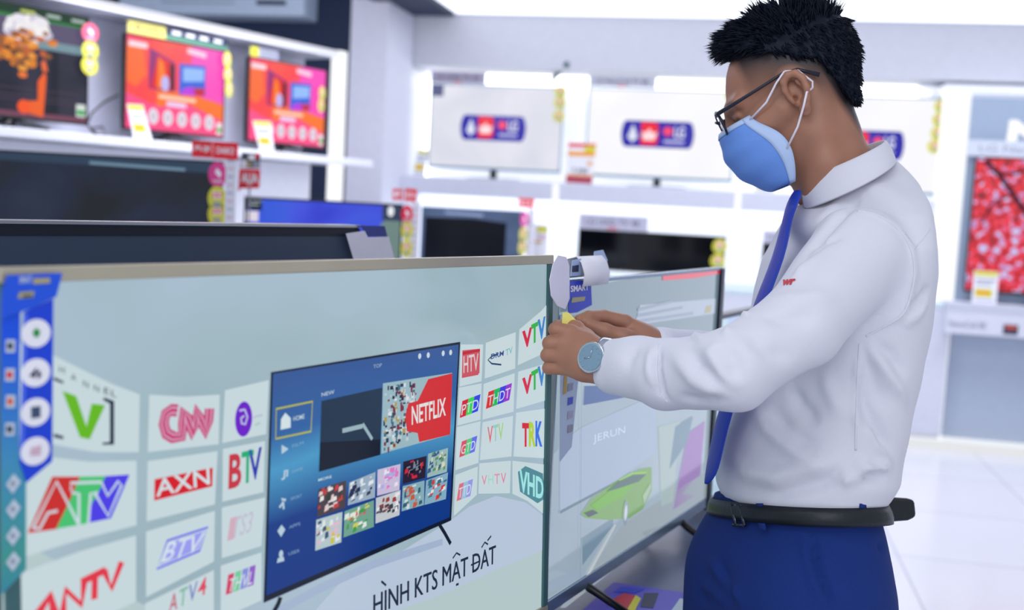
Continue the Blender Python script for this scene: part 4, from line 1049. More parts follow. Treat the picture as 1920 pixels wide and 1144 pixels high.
# display table
TT = Frame((B.o.x, B.o.y, 0), 58.5)
t = Thing('display_table', TT, (.1, .3, 0), 'slate grey display table under the front row of televisions', 'table')
slate = mat('slate_table_top', (98, 110, 138), .3, vary=.03)
tb = [(-1.35, -.22), (1.75, -.22), (1.75, .72), (-1.35, .72)]
b = MB(); b.box(-1.0, 1.75, -.10, .62, TABLE_Z - .04, TABLE_Z, slate); b.build('top', t, bevel=.004)
b = MB(); b.box(-.95, 1.7, -.06, .57, .08, TABLE_Z - .041, mat('slate_table_side', (80, 90, 112), .4)); b.build('body', t)
b = MB(); b.box(-.92, 1.67, -.03, .54, 0, .079, black_pl); b.build('plinth', t)
# leaflet lying on the table
q = []
for (px, py) in ((1075, 1160), (1310, 1175), (1290, 1112), (1150, 1092)):
    k = ray(px, py); w_ = CAM + k * ((TABLE_Z + .004 - CAMH) / k.z); q.append(TT.loc(w_))
t = Thing('printed_leaflet', TT, (sum(p.x for p in q) / 4, sum(p.y for p in q) / 4, TABLE_Z + .001), 'blue and purple printed sheet with a red flash lying on the grey table', 'leaflet')
b = MB(); b.add([(p.x, p.y, TABLE_Z + .004) for p in q] + [(p.x, p.y, TABLE_Z + .001) for p in q], [(0, 1, 2, 3), (7, 6, 5, 4), (0, 4, 5, 1), (1, 5, 6, 2), (2, 6, 7, 3), (3, 7, 4, 0)], mat('violet_print', (84, 76, 196), .35))
def onq(pts, z, m_):
    vs = []
    for (px, py) in pts:
        k = ray(px, py); l_ = TT.loc(CAM + k * ((z - CAMH) / k.z)); vs.append((l_.x, l_.y, z))
    b.add(vs, [tuple(range(len(vs)))], m_)
onq([(1160, 1144), (1135, 1132), (1170, 1112), (1196, 1118), (1180, 1140)], TABLE_Z + .0046, mat('crimson_print', (190, 40, 60), .4))
onq([(1175, 1144), (1192, 1116), (1202, 1122), (1188, 1150)], TABLE_Z + .005, yel)
onq([(1200, 1138), (1208, 1112), (1235, 1112), (1225, 1140)], TABLE_Z + .0046, navyp); onq([(1255, 1150), (1275, 1122), (1300, 1126), (1300, 1155)], TABLE_Z + .0046, MATS['ice_print'])
onq([(1150, 1110), (1165, 1100), (1210, 1104), (1190, 1112)], TABLE_Z + .0046, bluep)
b.build('sheet', t)

# television seen from behind
SL = Frame((*pos(660, 424, 1.9).xy, 0), 58)
zt = SL.hit(660, 424)[1]; xs0 = SL.hit(-60, 416)[0]; xs1 = SL.hit(674, 424)[0]
zt = (SL.hit(0, 416.5)[1] + zt) / 2
print('slab', zt, xs0, xs1)
t = Thing('television', SL, ((xs0 + xs1) / 2, .02, TABLE_Z), 'television seen from behind as a dark slate panel above the large front television', 'television')
b = MB(); b.box(xs0, xs1, 0, .012, zt - .46, zt, dark_back); b.box(xs0 + .004, xs1 - .004, .0121, .04, zt - .455, zt - .004, black_pl); b.build('back_cover', t, bevel=.003)
b = MB(); b.box(xs0, xs1, -.004, .03, zt - .002, zt + .0022, silver); b.build('silver_edge', t)
b = MB(); b.box(xs0, xs1, -.0015, -.0001, zt - .0165, zt - .004, mat('dark_recess', (16, 24, 40), .5)); b.box(xs1 - .014, xs1 - .004, -.0015, -.0001, zt - .4, zt - .0165, MATS['dark_recess']); b.box(xs0, xs1 - .015, -.0015, -.0001, zt - .085, zt - .073, MATS['dark_recess']); b.build('groove', t)
for k in (.2, .8):
    xx = xs0 + (xs1 - xs0) * k; g = MB(); g.tube([(xx, .02, zt - .45), (xx, .02, TABLE_Z + .03), (xx, -.08, TABLE_Z + .007)], .008, black_pl, 8); g.tube([(xx, .02, TABLE_Z + .03), (xx, .12, TABLE_Z + .007)], .008, black_pl, 8); g.build('foot', t)
HS = lambda pts, y=-.01: [SL.hit(p[0], p[1], y) for p in pts]
qq = HS([(665, 490), (742, 490), (727, 440), (649, 437)])
t = Thing('paper_tag', SL, (qq[0][0] + .03, -.01, qq[0][1]), 'white paper tag with a dark blue corner hanging on the end of the slate panel', 'tag')
b = MB(); b.prism(HS([(665, 492), (741, 490), (729, 444), (690, 445), (684, 433), (649, 438)]), -.01, -.009, mat('lilac_white_card', (222, 220, 236), .6)); b.prism(HS([(690, 444), (727, 444), (722, 424), (677, 423)]), -.0094, -.0084, mat('indigo_print', (48, 62, 140), .5)); b.build('card', t)

# ------------------------------------------------------------------ middle rows
def mid(px0, px1, py0, py1, d, ang, h, label, **kw):
    f = Frame((*pos(px1, py1, d).xy, 0), ang)
    z1 = (f.hit(px0, py0)[1] + f.hit(px1, py1)[1]) / 2; x0 = f.hit(px0, py0)[0]
    t_ = tv('television', f, x0, 0, z1 - h, z1, 0, label, bez=kw.pop('bez', .008), stand='feet', floor_z=.98, **kw)
    return f, x0, z1, t_
def art_blk(s, y, q):
    s.flat([q(0, .055), q(1, .075), q(1, 0), q(0, 0)], y - .0008, glow((44, 62, 84)))
    s.flat([q(.45, .055), q(.85, .07), q(.85, .05), q(.45, .035)], y - .0012, glow((110, 140, 160)))
f1, fx, fz, _ = mid(-40, 418, 277, 304, 3.4, 2, .45, 'wide black screened television on the left below the tall shelving', art=art_blk, screen_m=ramp_glow('black_blue_screen', [(.35, (5, 9, 16)), (.6, (12, 26, 50)), (.8, (30, 44, 62))], noise=4, spec=.5), bez=.006)
def on(f, pts, y): return [f.hit(p[0], p[1], y) for p in pts]
stickers(f1, on(f1, [(409, 327), (408, 372), (408, 402)], -.012), .039, -.012, [mat('magenta_print', (220, 60, 140), .5), yel, yel], 'strip of one magenta and two yellow round badges on the wide black television', rx=.029)
stickers(f1, on(f1, [(408, 440)], -.02), .03, -.02, [yel], 'single yellow round badge below the magenta badge strip of the wide black television')
def sign_stand(f, y, strip, heads, label, zfoot=.98):
    t_ = Thing('sign_stand', f, (sum(f.hit(p[0], p[1], y)[0] for p in strip) / 4, y, zfoot), label, 'sign')
    q_ = on(f, strip, y); m_ = MB(); q_[0] = (q_[0][0], zfoot + .001); q_[1] = (q_[1][0], zfoot + .001)
    m_.prism(q_, y, y + .003, mat('pale_strip', (224, 224, 236), .5))
    h_ = q_[3][1] - q_[0][1]; w_ = q_[1][0] - q_[0][0]
    for k in range(9): m_.flat(rect(q_[3][0] + w_ * .2, q_[3][0] + w_ * .75, q_[3][1] - .03 - k * .025, q_[3][1] - .024 - k * .025), y - .0005, pinkg if k % 2 else lilac)
    m_.build('strip', t_)
    for (pts, c_, txt) in heads:
        p_ = on(f, pts, y - .004); m_ = MB(); m_.prism(p_, y - .004, y - .001, c_)
        if txt:
            a_ = lambda u, v: (p_[0][0] + (p_[1][0] - p_[0][0]) * u, p_[0][1] + (p_[3][1] - p_[0][1]) * v + (p_[1][1] - p_[0][1]) * u)
            m_.text(txt, a_(.15, .3), a_(.85, .3), a_(.15, .7), y - .0045, whitep, .02)
        m_.build('header_card', t_)
    return t_
sign_stand(f1, -.03, [(421, 420), (441, 421), (444, 285), (424, 284)], [([(360, 294), (398, 296), (398, 265), (360, 263)], redp, 'FUJI'), ([(399, 297), (446, 300), (446, 268), (399, 265)], mat('scarlet_print', (236, 20, 44), .5), 'DAIKO')], 'white strip sign with two bright red header cards beside the wide black television')
# red sign with white letters
t = Thing('red_sign', f1, (f1.hit(465, 350, .25)[0], .25, .98), 'small red sign with white capital letters standing before the tall shelving', 'sign')
ps = on(f1, [(446, 360), (452, 353), (486, 353), (488, 318), (449, 317)], .25)
b = MB(); b.prism(ps, .25, .252, redp); e1, e2, e3 = on(f1, [(452, 343), (484, 344), (452, 324)], .249); b.text('AUA', e1, e2, e3, .2492, whitep, .04); b.ring_strip(on(f1, [(462, 343), (467, 348), (473, 344)], .249), .003, .249, whitep); b.build('card', t)
b = MB(); xx = f1.hit(468, 340, .254)[0]; b.box(xx - .003, xx + .003, .2521, .256, .98, ps[0][1] + .03, greyp); b.build('stem', t)
t = Thing('small_poster', f1, (f1.hit(465, 300, .25)[0], .26, ps[3][1] + .002), 'small black and white poster above the red sign, beside the last orange television', 'poster')
b = MB(); pz = on(f1, [(451, 315), (487, 316), (488, 288), (453, 286)], .26); b.prism(pz, .26, .262, mat('charcoal_print', (70, 74, 86), .5))
for (a, c_, e, g_, cc) in ((453, 300, 462, 314, whitep), (466, 290, 478, 300, whitep), (474, 302, 486, 315, greyp), (463, 304, 471, 314, MATS['khaki_print']), (478, 288, 486, 297, redp)):
    b.flat(on(f1, [(a, g_), (e, g_), (e, c_), (a, c_)], .259), .259, cc)
b.build('card', t)

def art_blue(s, y, q):
    s.flat([q(.87, 1), q(1, 1), q(1, .16), q(.93, .12), q(.87, .2)], y - .001, glow((110, 134, 130)))
    s.flat([q(.88, .16), q(1, .16), q(1, 0), q(.88, 0)], y - .0014, glow((50, 62, 90)))
    c_ = q(.935, .06); s.disc(c_[0], c_[1], .012, .02, y - .0018, glow((236, 240, 246)), 14)  # glare spot painted on the screen as a white disc
    s.flat([q(0, .12), q(.1, .12), q(.1, 0), q(0, 0)], y - .002, glow((30, 34, 48))); s.flat([q(.03, .03), q(.1, .03), q(.1, .015), q(.03, .015)], y - .0025, glow((150, 160, 170))); s.flat([q(.02, .07), q(.08, .07), q(.08, .055), q(.02, .055)], y - .0025, glow((170, 180, 180)))
    s.flat([q(0, .24), q(.08, .24), q(.08, .13), q(0, .13)], y - .002, glow((222, 214, 226)))
f2, _, _, _ = mid(458, 756, 369, 382, 4.2, 6, .38, 'television with a plain violet blue screen, behind the slate panel', art=art_blue, screen_m=ramp_glow('violet_blue_screen', [(.3, (54, 66, 206)), (.55, (66, 84, 220)), (.8, (52, 100, 214))], noise=4))
stickers(f2, on(f2, [(763, 402), (763, 432), (762, 466)], -.02), .036, -.02, [mat('crimson_badge', (222, 30, 70), .5), yel, yel], 'strip of one crimson and two yellow round badges right of the violet blue television', rx=.022)
sign_stand(f2, -.008, [(768, 480), (783, 481), (789, 380), (772, 379)], [([(735, 375), (756, 376), (756, 354), (736, 353)], mat('pale_red_print', (226, 110, 124), .5), 'F'), ([(759, 377), (780, 378), (782, 355), (760, 353)], redp, 'D')], 'white strip sign with one faded and one bright red card, beside the violet blue television')
def art_b2(s, y, q):
    s.flat([q(.02, 1), q(.84, 1), q(.84, .16), q(.5, .12), q(.02, .13)], y - .001, glow((5, 10, 22)))
    s.flat([q(.22, .07), q(.6, .09), q(.6, .045), q(.22, .03)], y - .0015, glow((140, 158, 196)))  # glare painted along the top; the grey border is painted reflection too
f3, _, _, _ = mid(791, 984, 386, 397, 5.4, 0, .36, 'small black screened television with a blue grey border, between the two red topped signs', art=art_b2, screen_m=ramp_glow('blue_grey_glare_screen', [(.3, (62, 82, 112)), (.7, (92, 108, 146))], noise=5), frame_m=mat('steel_blue_bezel', (70, 90, 124), .4))
stickers(f3, on(f3, [(983, 412), (981, 440), (979, 464)], -.02), .038, -.02, [pinkp, yel, yel], 'strip of one pink and two yellow round badges on the small black television', rx=.02)
sign_stand(f3, -.008, [(986, 480), (1000, 481), (1003, 392), (990, 391)], [([(971, 388), (1000, 390), (1002, 373), (973, 371)], redp, 'D')], 'thin white strip sign with a red top card right of the small black television')
q = on(f3, [(1000, 480), (1026, 481), (1028, 422), (1002, 420)], .05); q[0] = (q[0][0], .981); q[1] = (q[1][0], .981)
card('price_tag', f3, q, .05, 'tall white and yellow price card right of the thin red topped sign', 'price tag', lambda m_, y, qq: (m_.flat(qr(qq, .2, .03, .95, .12), y, yel), m_.flat(qr(qq, .25, .16, .85, .22), y, pinkg), m_.flat(qr(qq, .1, .25, .6, .29), y, MATS['ochre_print'])))
# counter under the middle rows
CN = Frame((-1.62, 2.95, 0), 64)
t = Thing('display_counter', CN, (1.6, 0, 0), 'white display counter under the middle row of televisions, behind the front row', 'counter')
b = MB(); b.box(-.25, 3.15, -.5, .3, .945, .979, white); b.build('top', t, bevel=.003)
b = MB(); b.box(-.2, 3.1, -.45, .26, .06, .944, grey_white); b.build('body', t)
b = MB(); b.box(-.18, 3.08, -.4, .22, 0, .059, black_pl); b.build('plinth', t)
# pale unit hanging high on the navy wall
x0, z0 = W.hit(230, 30, -.7); x1, _ = W.hit(574, 33, -.7); z0 = W.hit(560, 33, -.7)[1]
t = Thing('hanging_light_box', W, ((x0 + x1) / 2, -.6, z0), 'pale blue box unit hanging high on the dark navy wall', 'wall unit')
b = MB(); b.box(x0, x1, -.75, -.502, z0, z0 + .24, mat('pale_blue_casing', (196, 212, 232), .4)); b.build('casing', t, bevel=.01)
a0 = W.hit(480, 5, -.76)[0]; a1 = W.hit(535, 5, -.76)[0]; a2 = W.hit(300, 5, -.76)[0]; a3 = W.hit(440, 5, -.76)[0]; zz = W.hit(500, 6, -.76)[1]
b = MB(); b.box(a0, a1, -.753, -.7502, zz - .01, zz + .02, navyp); b.box(a2, a3, -.753, -.7502, zz - .005, zz + .004, greyp); b.build('vent', t)
# ------------------------------------------------------------------ implicit surfaces for the figure
class Sdf:
    """signed distance field on a grid, polygonised with surface nets"""
    def __init__(s, lo, hi, h):
        s.lo = np.array(lo, np.float64); s.h = h
        n = [int((b - a) / h) + 2 for a, b in zip(lo, hi)]
        ax = [(s.lo[i] + h * np.arange(n[i])).astype(np.float32) for i in range(3)]
        s.X, s.Y, s.Z = np.meshgrid(*ax, indexing='ij', sparse=True)
        s.n = n; s.D = np.full(n, 1.0, np.float32)

    def _win(s, lo, hi):
        a = [max(0, int((lo[i] - s.lo[i]) / s.h)) for i in range(3)]
        b = [min(s.n[i], int((hi[i] - s.lo[i]) / s.h) + 2) for i in range(3)]
        return tuple(slice(a[i], max(a[i] + 1, b[i])) for i in range(3))

    def put(s, fn, lo, hi, k=0.01, mode='u'):
        w = s._win([l - 3 * k - .01 for l in lo], [l + 3 * k + .01 for l in hi])
        X, Y, Z = s.X[w[0]], s.Y[:, w[1]], s.Z[:, :, w[2]]
        d = fn(X, Y, Z).astype(np.float32); D = s.D[w]
        if mode == 'u':
            t = np.clip(.5 + .5 * (D - d) / k, 0, 1); s.D[w] = D + (d - D) * t - k * t * (1 - t)
        else:
            t = np.clip(.5 - .5 * (D + d) / k, 0, 1); s.D[w] = D + (-d - D) * t + k * t * (1 - t)

    def cone(s, a, b, ra, rb, k=0.01, mode='u'):
        a = np.array(a, float); b = np.array(b, float); ab = b - a; L2 = max(1e-9, ab @ ab); r = max(ra, rb)

        def fn(X, Y, Z):
            px, py, pz = X - a[0], Y - a[1], Z - a[2]
            t = np.clip((px * ab[0] + py * ab[1] + pz * ab[2]) / L2, 0, 1)
            return np.sqrt((px - t * ab[0]) ** 2 + (py - t * ab[1]) ** 2 + (pz - t * ab[2]) ** 2) - (ra + (rb - ra) * t)
        s.put(fn, np.minimum(a, b) - r, np.maximum(a, b) + r, k, mode)

    def chain(s, pts, rs, k=0.01):
        for i in range(len(pts) - 1): s.cone(pts[i], pts[i + 1], rs[i], rs[i + 1], k)

    def ell(s, c, r, M=None, k=0.01, mode='u'):
        c = np.array(c, float); r = np.array(r, float); A = np.eye(3) if M is None else np.array(M, float); R = r.max()

        def fn(X, Y, Z):
            p = [X - c[0], Y - c[1], Z - c[2]]
            q = [(p[0] * A[0, i] + p[1] * A[1, i] + p[2] * A[2, i]) for i in range(3)]
            k0 = np.sqrt(sum((q[i] / r[i]) ** 2 for i in range(3))); k1 = np.sqrt(sum((q[i] / r[i] ** 2) ** 2 for i in range(3)))
            return k0 * (k0 - 1) / np.maximum(k1, 1e-6)
        s.put(fn, c - R, c + R, k, mode)

    def mesh(s):
        D = s.D; S = D < 0
        c = [S[i:S.shape[0] - 1 + i, j:S.shape[1] - 1 + j, k:S.shape[2] - 1 + k] for i in (0, 1) for j in (0, 1) for k in (0, 1)]
        tot = sum(x.astype(np.int8) for x in c); act = (tot > 0) & (tot < 8)
        idx = -np.ones(act.shape, np.int64); I = np.argwhere(act); idx[act] = np.arange(len(I))
        acc = np.zeros((len(I), 3)); cnt = np.zeros(len(I))
        offs = [(i, j, k) for i in (0, 1) for j in (0, 1) for k in (0, 1)]
        for a in offs:
            for ax in range(3):
                if a[ax] == 0:
                    b = list(a); b[ax] = 1
                    da = D[I[:, 0] + a[0], I[:, 1] + a[1], I[:, 2] + a[2]].astype(float); db = D[I[:, 0] + b[0], I[:, 1] + b[1], I[:, 2] + b[2]].astype(float)
                    m = (da < 0) != (db < 0); t = np.where(m, da / np.where(m, da - db, 1), 0)
                    p = np.tile(np.array(a, float), (len(I), 1)); p[:, ax] += t
                    acc += p * m[:, None]; cnt += m
        V = (I + acc / cnt[:, None]) * s.h + s.lo
        F = []
        for ax in range(3):
            o = [1 if i != ax else 0 for i in range(3)]
            sl0 = tuple(slice(o[i], S.shape[i] - 1) for i in range(3))
            sh = [0, 0, 0]; sh[ax] = 1
            sl1 = tuple(slice(o[i] + sh[i], S.shape[i] - 1 + sh[i]) for i in range(3))
            a = S[sl0]; b = S[sl1]; e = np.argwhere(a != b)
            if len(e) == 0: continue
            flip = a[tuple(e.T)]; e = e + np.array(o)
            u, v = [(1, 2), (2, 0), (0, 1)][ax]
            du = np.zeros(3, int); du[u] = 1; dv = np.zeros(3, int); dv[v] = 1
            q = [idx[tuple((e - du - dv).T)], idx[tuple((e - dv).T)], idx[tuple(e.T)], idx[tuple((e - du).T)]]
            Q = np.stack(q, 1); Q[~flip] = Q[~flip][:, ::-1]; F.append(Q)
        return V, np.concatenate(F)


def relax(V, F, it=2, lam=.5):
    e = np.concatenate([F[:, [0, 1]], F[:, [1, 2]], F[:, [2, 3]], F[:, [3, 0]]]); e = np.concatenate([e, e[:, ::-1]])
    for _ in range(it):
        acc = np.zeros_like(V); n = np.zeros(len(V))
        for ax in range(3): acc[:, ax] = np.bincount(e[:, 0], V[e[:, 1], ax], len(V))
        n = np.bincount(e[:, 0], minlength=len(V)).astype(float)
        V = V + lam * (acc / np.maximum(n, 1)[:, None] - V)
    return V


def vnormals(V, F):
    n = np.cross(V[F[:, 2]] - V[F[:, 0]], V[F[:, 3]] - V[F[:, 1]]); N = np.zeros_like(V)
    for k in range(4):
        for ax in range(3): N[:, ax] += np.bincount(F[:, k], n[:, ax], len(V))
    return N / np.maximum(1e-12, np.linalg.norm(N, axis=1))[:, None]


def np_mesh(name, V, F, mats_, parent, org, attrs=None):
    me = bpy.data.meshes.new(name)
    V = np.asarray(V) - np.array(org)
    me.vertices.add(len(V)); me.vertices.foreach_set('co', V.astype(np.float32).ravel())
    me.loops.add(F.size); me.loops.foreach_set('vertex_index', F.ravel().astype(np.int32))
    me.polygons.add(len(F)); me.polygons.foreach_set('loop_start', np.arange(0, F.size, 4, dtype=np.int32))
    me.polygons.foreach_set('loop_total', np.full(len(F), 4, np.int32))
    me.update(calc_edges=True); me.validate()
    me.polygons.foreach_set('use_smooth', [True] * len(me.polygons))
    for m_ in mats_: me.materials.append(m_)
    for k, a in (attrs or {}).items():
        at = me.attributes.new(k, 'FLOAT', 'POINT'); at.data.foreach_set('value', np.asarray(a, np.float32))
    o = bpy.data.objects.new(name, me); COL.objects.link(o); o.parent = parent
    return o


def A(v): return np.array(v, float)
def pp(px, py, d): return A(pos(px, py, d))


FOOT = A((pp(1500, 900, 1.52)[0], pp(1500, 900, 1.52)[1], 0))
person = Thing('person', WORLD, FOOT, 'man in white shirt, blue tie, glasses and face mask reaching to the television corner', 'person')
PO = FOOT

# ---- materials
skin = bpy.data.materials.new('skin'); skin.use_nodes = True
nt = skin.node_tree; pb = nt.nodes['Principled BSDF']
at = nt.nodes.new('ShaderNodeAttribute'); at.attribute_name = 'stubble'
tc = nt.nodes.new('ShaderNodeTexCoord'); nz = nt.nodes.new('ShaderNodeTexNoise'); nz.inputs['Scale'].default_value = 35; nz.inputs['Detail'].default_value = 4
nt.links.new(tc.outputs['Object'], nz.inputs['Vector'])
mx = nt.nodes.new('ShaderNodeMix'); mx.data_type = 'RGBA'; mx.inputs['A'].default_value = (*lin((152, 106, 84)), 1); mx.inputs['B'].default_value = (*lin((170, 120, 96)), 1)
nt.links.new(nz.outputs['Fac'], mx.inputs['Factor'])
n2 = nt.nodes.new('ShaderNodeTexNoise'); n2.inputs['Scale'].default_value = 900; nt.links.new(tc.outputs['Object'], n2.inputs['Vector'])
m1 = nt.nodes.new('ShaderNodeMath'); m1.operation = 'MULTIPLY_ADD'; nt.links.new(n2.outputs['Fac'], m1.inputs[0]); m1.inputs[1].default_value = .3; m1.inputs[2].default_value = .85
m2 = nt.nodes.new('ShaderNodeMath'); m2.operation = 'MULTIPLY'; m2.use_clamp = True; nt.links.new(at.outputs['Fac'], m2.inputs[0]); nt.links.new(m1.outputs[0], m2.inputs[1])
mh = nt.nodes.new('ShaderNodeMix'); mh.data_type = 'RGBA'; mh.inputs['B'].default_value = (*lin((20, 22, 32)), 1)
nt.links.new(mx.outputs['Result'], mh.inputs['A']); nt.links.new(m2.outputs[0], mh.inputs['Factor']); nt.links.new(mh.outputs['Result'], pb.inputs['Base Color'])
pb.inputs['Roughness'].default_value = .5; pb.inputs['Subsurface Weight'].default_value = .12; pb.inputs['Subsurface Radius'].default_value = (.012, .004, .002)
bp = nt.nodes.new('ShaderNodeBump'); bp.inputs['Strength'].default_value = .15; bp.inputs['Distance'].default_value = .001; nt.links.new(nz.outputs['Fac'], bp.inputs['Height']); nt.links.new(bp.outputs['Normal'], pb.inputs['Normal'])
cloth = mat('white_shirt_cloth', (216, 217, 228), .8, scale=260, vary=.02, bump=.12, sheen=.1)
blue_cloth = mat('royal_blue_trouser_cloth', (4, 42, 114), .9, scale=300, vary=.12, bump=.2)
tie_m = mat('blue_silk', (24, 56, 170), .45, scale=200, vary=.08)
hair_m = mat('black_hair', (8, 17, 34), .5, scale=120, vary=.3, spec=.2)
leather = mat('black_leather', (14, 22, 30), .42, scale=150, vary=.2, bump=.2)
mask_m = mat('sky_blue_mask', (104, 148, 224), .8, scale=180, vary=.04, bump=.15)
mask_w = mat('pale_mask_hem', (178, 200, 236), .7)
cord = mat('white_cord', (226, 220, 232), .6)

# ---- head frame: X forward, Y to his left (towards the camera), Z up
th, ph = radians(14), radians(30)
Fh = A((-cos(th), sin(th), 0)); Lh = A((-sin(th), -cos(th), 0)); Zw = A((0, 0, 1))
HX = Fh * cos(ph) - Zw * sin(ph); HZ = Zw * cos(ph) + Fh * sin(ph); HY = Lh
HM = np.stack([HX, HY, HZ], 1)
H0 = pp(1490, 187, 1.455) - HY * .075


def hd(x, y, z): return H0 + HX * x + HY * y + HZ * z


NB = pp(1592, 345, 1.52)                      # base of the neck
c_ = H0
S = Sdf(c_ - A((.17, .15, .32)), c_ + A((.20, .15, .17)), .0022)
S.ell(hd(-.013, 0, .042), (.084, .073, .079), HM, .01)
S.ell(hd(.030, 0, .004), (.056, .058, .086), HM, .02)
S.ell(hd(.028, 0, -.050), (.048, .046, .036), HM, .02)
S.cone(hd(.072, 0, -.066), hd(.068, 0, -.070), .018, .018, .02)
for s_ in (-1, 1):
    S.cone(hd(.002, s_ * .047, -.045), hd(.055, s_ * .024, -.066), .018, .014, .02)
    S.cone(hd(.058, s_ * .044, -.012), hd(.02, s_ * .058, -.002), .020, .016, .02)
    S.cone(hd(.081, s_ * .012, .034), hd(.066, s_ * .046, .036), .009, .009, .012)
    S.ell(hd(.092, s_ * .031, .014), (.016, .017, .012), HM, .01, 's')
    S.ell(hd(.0665, s_ * .031, .014), (.0125, .0125, .0125), HM, .002)
    S.cone(hd(.0800, s_ * .022, .0200), hd(.0745, s_ * .042, .0185), .0032, .003, .006)
    S.cone(hd(.098, s_ * .011, -.024), hd(.092, s_ * .012, -.022), .0075, .006, .006)
S.cone(hd(.083, 0, .026), hd(.104, 0, -.016), .008, .011, .010)
S.cone(hd(.104, 0, -.016), hd(.106, 0, -.020), .0105, .0105, .006)
S.cone(hd(.088, -.02, -.047), hd(.088, .02, -.047), .006, .006, .006); S.cone(hd(.086, -.017, -.057), hd(.086, .017, -.057), .007, .007, .006)
# neck
S.chain([hd(-.022, 0, .0), hd(-.012, 0, -.055), NB + A((-.012, 0, .0)), NB + A((.012, 0, -.07))], [.050, .048, .050, .042], .025)
for s_ in (-1, 1): S.chain([hd(-.022, s_ * .05, -.02), hd(.0, s_ * .042, -.09), NB + A((-.05, -s_ * .02, -.02))], [.014, .014, .012], .02)
S.cone(hd(.022, 0, -.060), hd(.0, 0, -.10), .028, .036, .03)
# ears
for s_ in (-1, 1):
    ea = lambda x, z, y=0: hd(x * .86 - .004, s_ * (.0775 + y * .9), z * .86 + .002)
    S.ell(ea(.0, .004, -.003), (.011, .0052, .019), HM, .006)
    helix = [(.010, .002, .0), (.012, .016, .003), (.008, .029, .006), (-.002, .035, .009), (-.013, .032, .012), (-.019, .020, .014), (-.018, .004, .013), (-.012, -.010, .009), (-.005, -.020, .005)]
    S.chain([ea(a, c, b + .002) for a, c, b in helix], [.0038, .0042, .0046, .0048, .0048, .0046, .0044, .0042, .006], .003)
    S.chain([ea(-.010, .022, .008), ea(-.012, .008, .008), ea(-.006, -.008, .006)], [.003, .0034, .0036], .003)
    S.ell(ea(-.003, .004, .0085), (.0078, .006, .010), HM, .003, 's')
    S.ell(ea(.003, -.001, .004), (.004, .009, .0045), HM, .002, 's')
    S.ell(ea(-.002, -.024, .003), (.008, .004, .009), HM, .004)
    S.cone(ea(.009, .0, .002), ea(.008, -.006, .002), .0035, .003, .003)
HV, HF = S.mesh(); HV = relax(HV, HF, 1)
q = (HV - H0) @ HM
hx, hy, hz = q[:, 0], q[:, 1], q[:, 2]
Hl = np.interp(hx, [-.2, -.085, -.062, -.048, .02, .045, .07, .2], [-.075, -.075, -.05, .03, .078, .085, .098, .10])
fade = np.clip((hz - (Hl - .060)) / .058, 0, 1) ** 1.0
side = np.clip((.052 - hx) / .012 + np.clip((hz - .085) / .01, 0, 1), 0, 1)
nearear = np.clip((np.hypot((hx + .006) / .024, (hz - .006) / .034) - 1) / .25, 0, 1)
onear = np.clip((np.abs(hy) - .0725) / .003, 0, 1)
stub = fade * side * nearear * .95
burn = np.clip(1 - np.abs(hx - .020) / .014, 0, 1) * np.clip((hz + .012) / .03, 0, 1) * (np.abs(hy) > .05) * .25
stub = np.maximum(stub, burn)
brow = np.clip(1 - np.abs(hz - (.036 + .004 * np.cos((np.abs(hy) - .03) * 80))) / .0045, 0, 1) * ((np.abs(hy) > .010) & (np.abs(hy) < .050) & (hx > .055)) * .85
stub = np.maximum(stub, brow)

# ---- body frame
yb_ = radians(-17)
BF = A((-cos(yb_), sin(yb_), 0)); BL = A((-sin(yb_), -cos(yb_), 0))       # forward, left
# joints
SH = [pp(1600, 487, 1.380), pp(1545, 452, 1.68)]
EL = [pp(1372, 694, 1.285), pp(1425, 690, 1.66)]
WR = [pp(1150, 690, 1.425), pp(1225, 655, 1.535)]


# ---- hands: chains of finger joints in pixels and depth
def hand(parts, lo, hi, h=.0013):
    Sg = Sdf(lo, hi, h)
    for kind, args in parts:
        if kind == 'c': Sg.chain(args[0], args[1], args[2] if len(args) > 2 else .004)
        elif kind == 'x': Sg.cone(*args, .002, 's')
    return Sg.mesh()


def P3(lst): return [pp(*a) for a in lst]


w0 = WR[0]
left = [('c', (P3([(1215, 700, 1.385), (1150, 688, 1.415), (1128, 682, 1.425)]), [.029, .0245, .0235], .01)),
        # metacarpals
        ('c', (P3([(1128, 664, 1.430), (1100, 645, 1.440), (1070, 624, 1.452)]), [.017, .0135, .0115], .012)),
        ('c', (P3([(1126, 674, 1.424), (1095, 662, 1.432), (1058, 645, 1.445)]), [.018, .0145, .0115], .012)),
        ('c', (P3([(1126, 686, 1.424), (1095, 680, 1.430), (1055, 668, 1.443)]), [.018, .0140, .0108], .012)),
        ('c', (P3([(1126, 694, 1.426), (1095, 694, 1.434), (1060, 690, 1.446)]), [.016, .0125, .0100], .012))]
fing = [(P3([(1070, 624, 1.452), (1042, 618, 1.456), (1046, 612, 1.480), (1066, 606, 1.488)]), [.0108, .0098, .0085, .0072]),
        (P3([(1058, 645, 1.445), (1031, 644, 1.450), (1034, 640, 1.476), (1058, 634, 1.488)]), [.0110, .0100, .0088, .0074]),
        (P3([(1055, 668, 1.443), (1027, 666, 1.450), (1030, 662, 1.475), (1056, 656, 1.486)]), [.0105, .0096, .0085, .0072]),
        (P3([(1060, 690, 1.446), (1029, 690, 1.453), (1033, 686, 1.474), (1056, 680, 1.484)]), [.0098, .0086, .0076, .0066])]
thumb = (P3([(1118, 656, 1.440), (1098, 634, 1.458), (1080, 616, 1.470), (1064, 607, 1.474)]), [.0155, .0120, .0100, .0080])
lo = np.minimum(pp(1010, 740, 1.40), pp(1010, 740, 1.52)) - .02; hi = np.maximum(pp(1230, 590, 1.36), pp(1230, 590, 1.52)) + .02
lo[1] = 1.32; hi[1] = 1.53
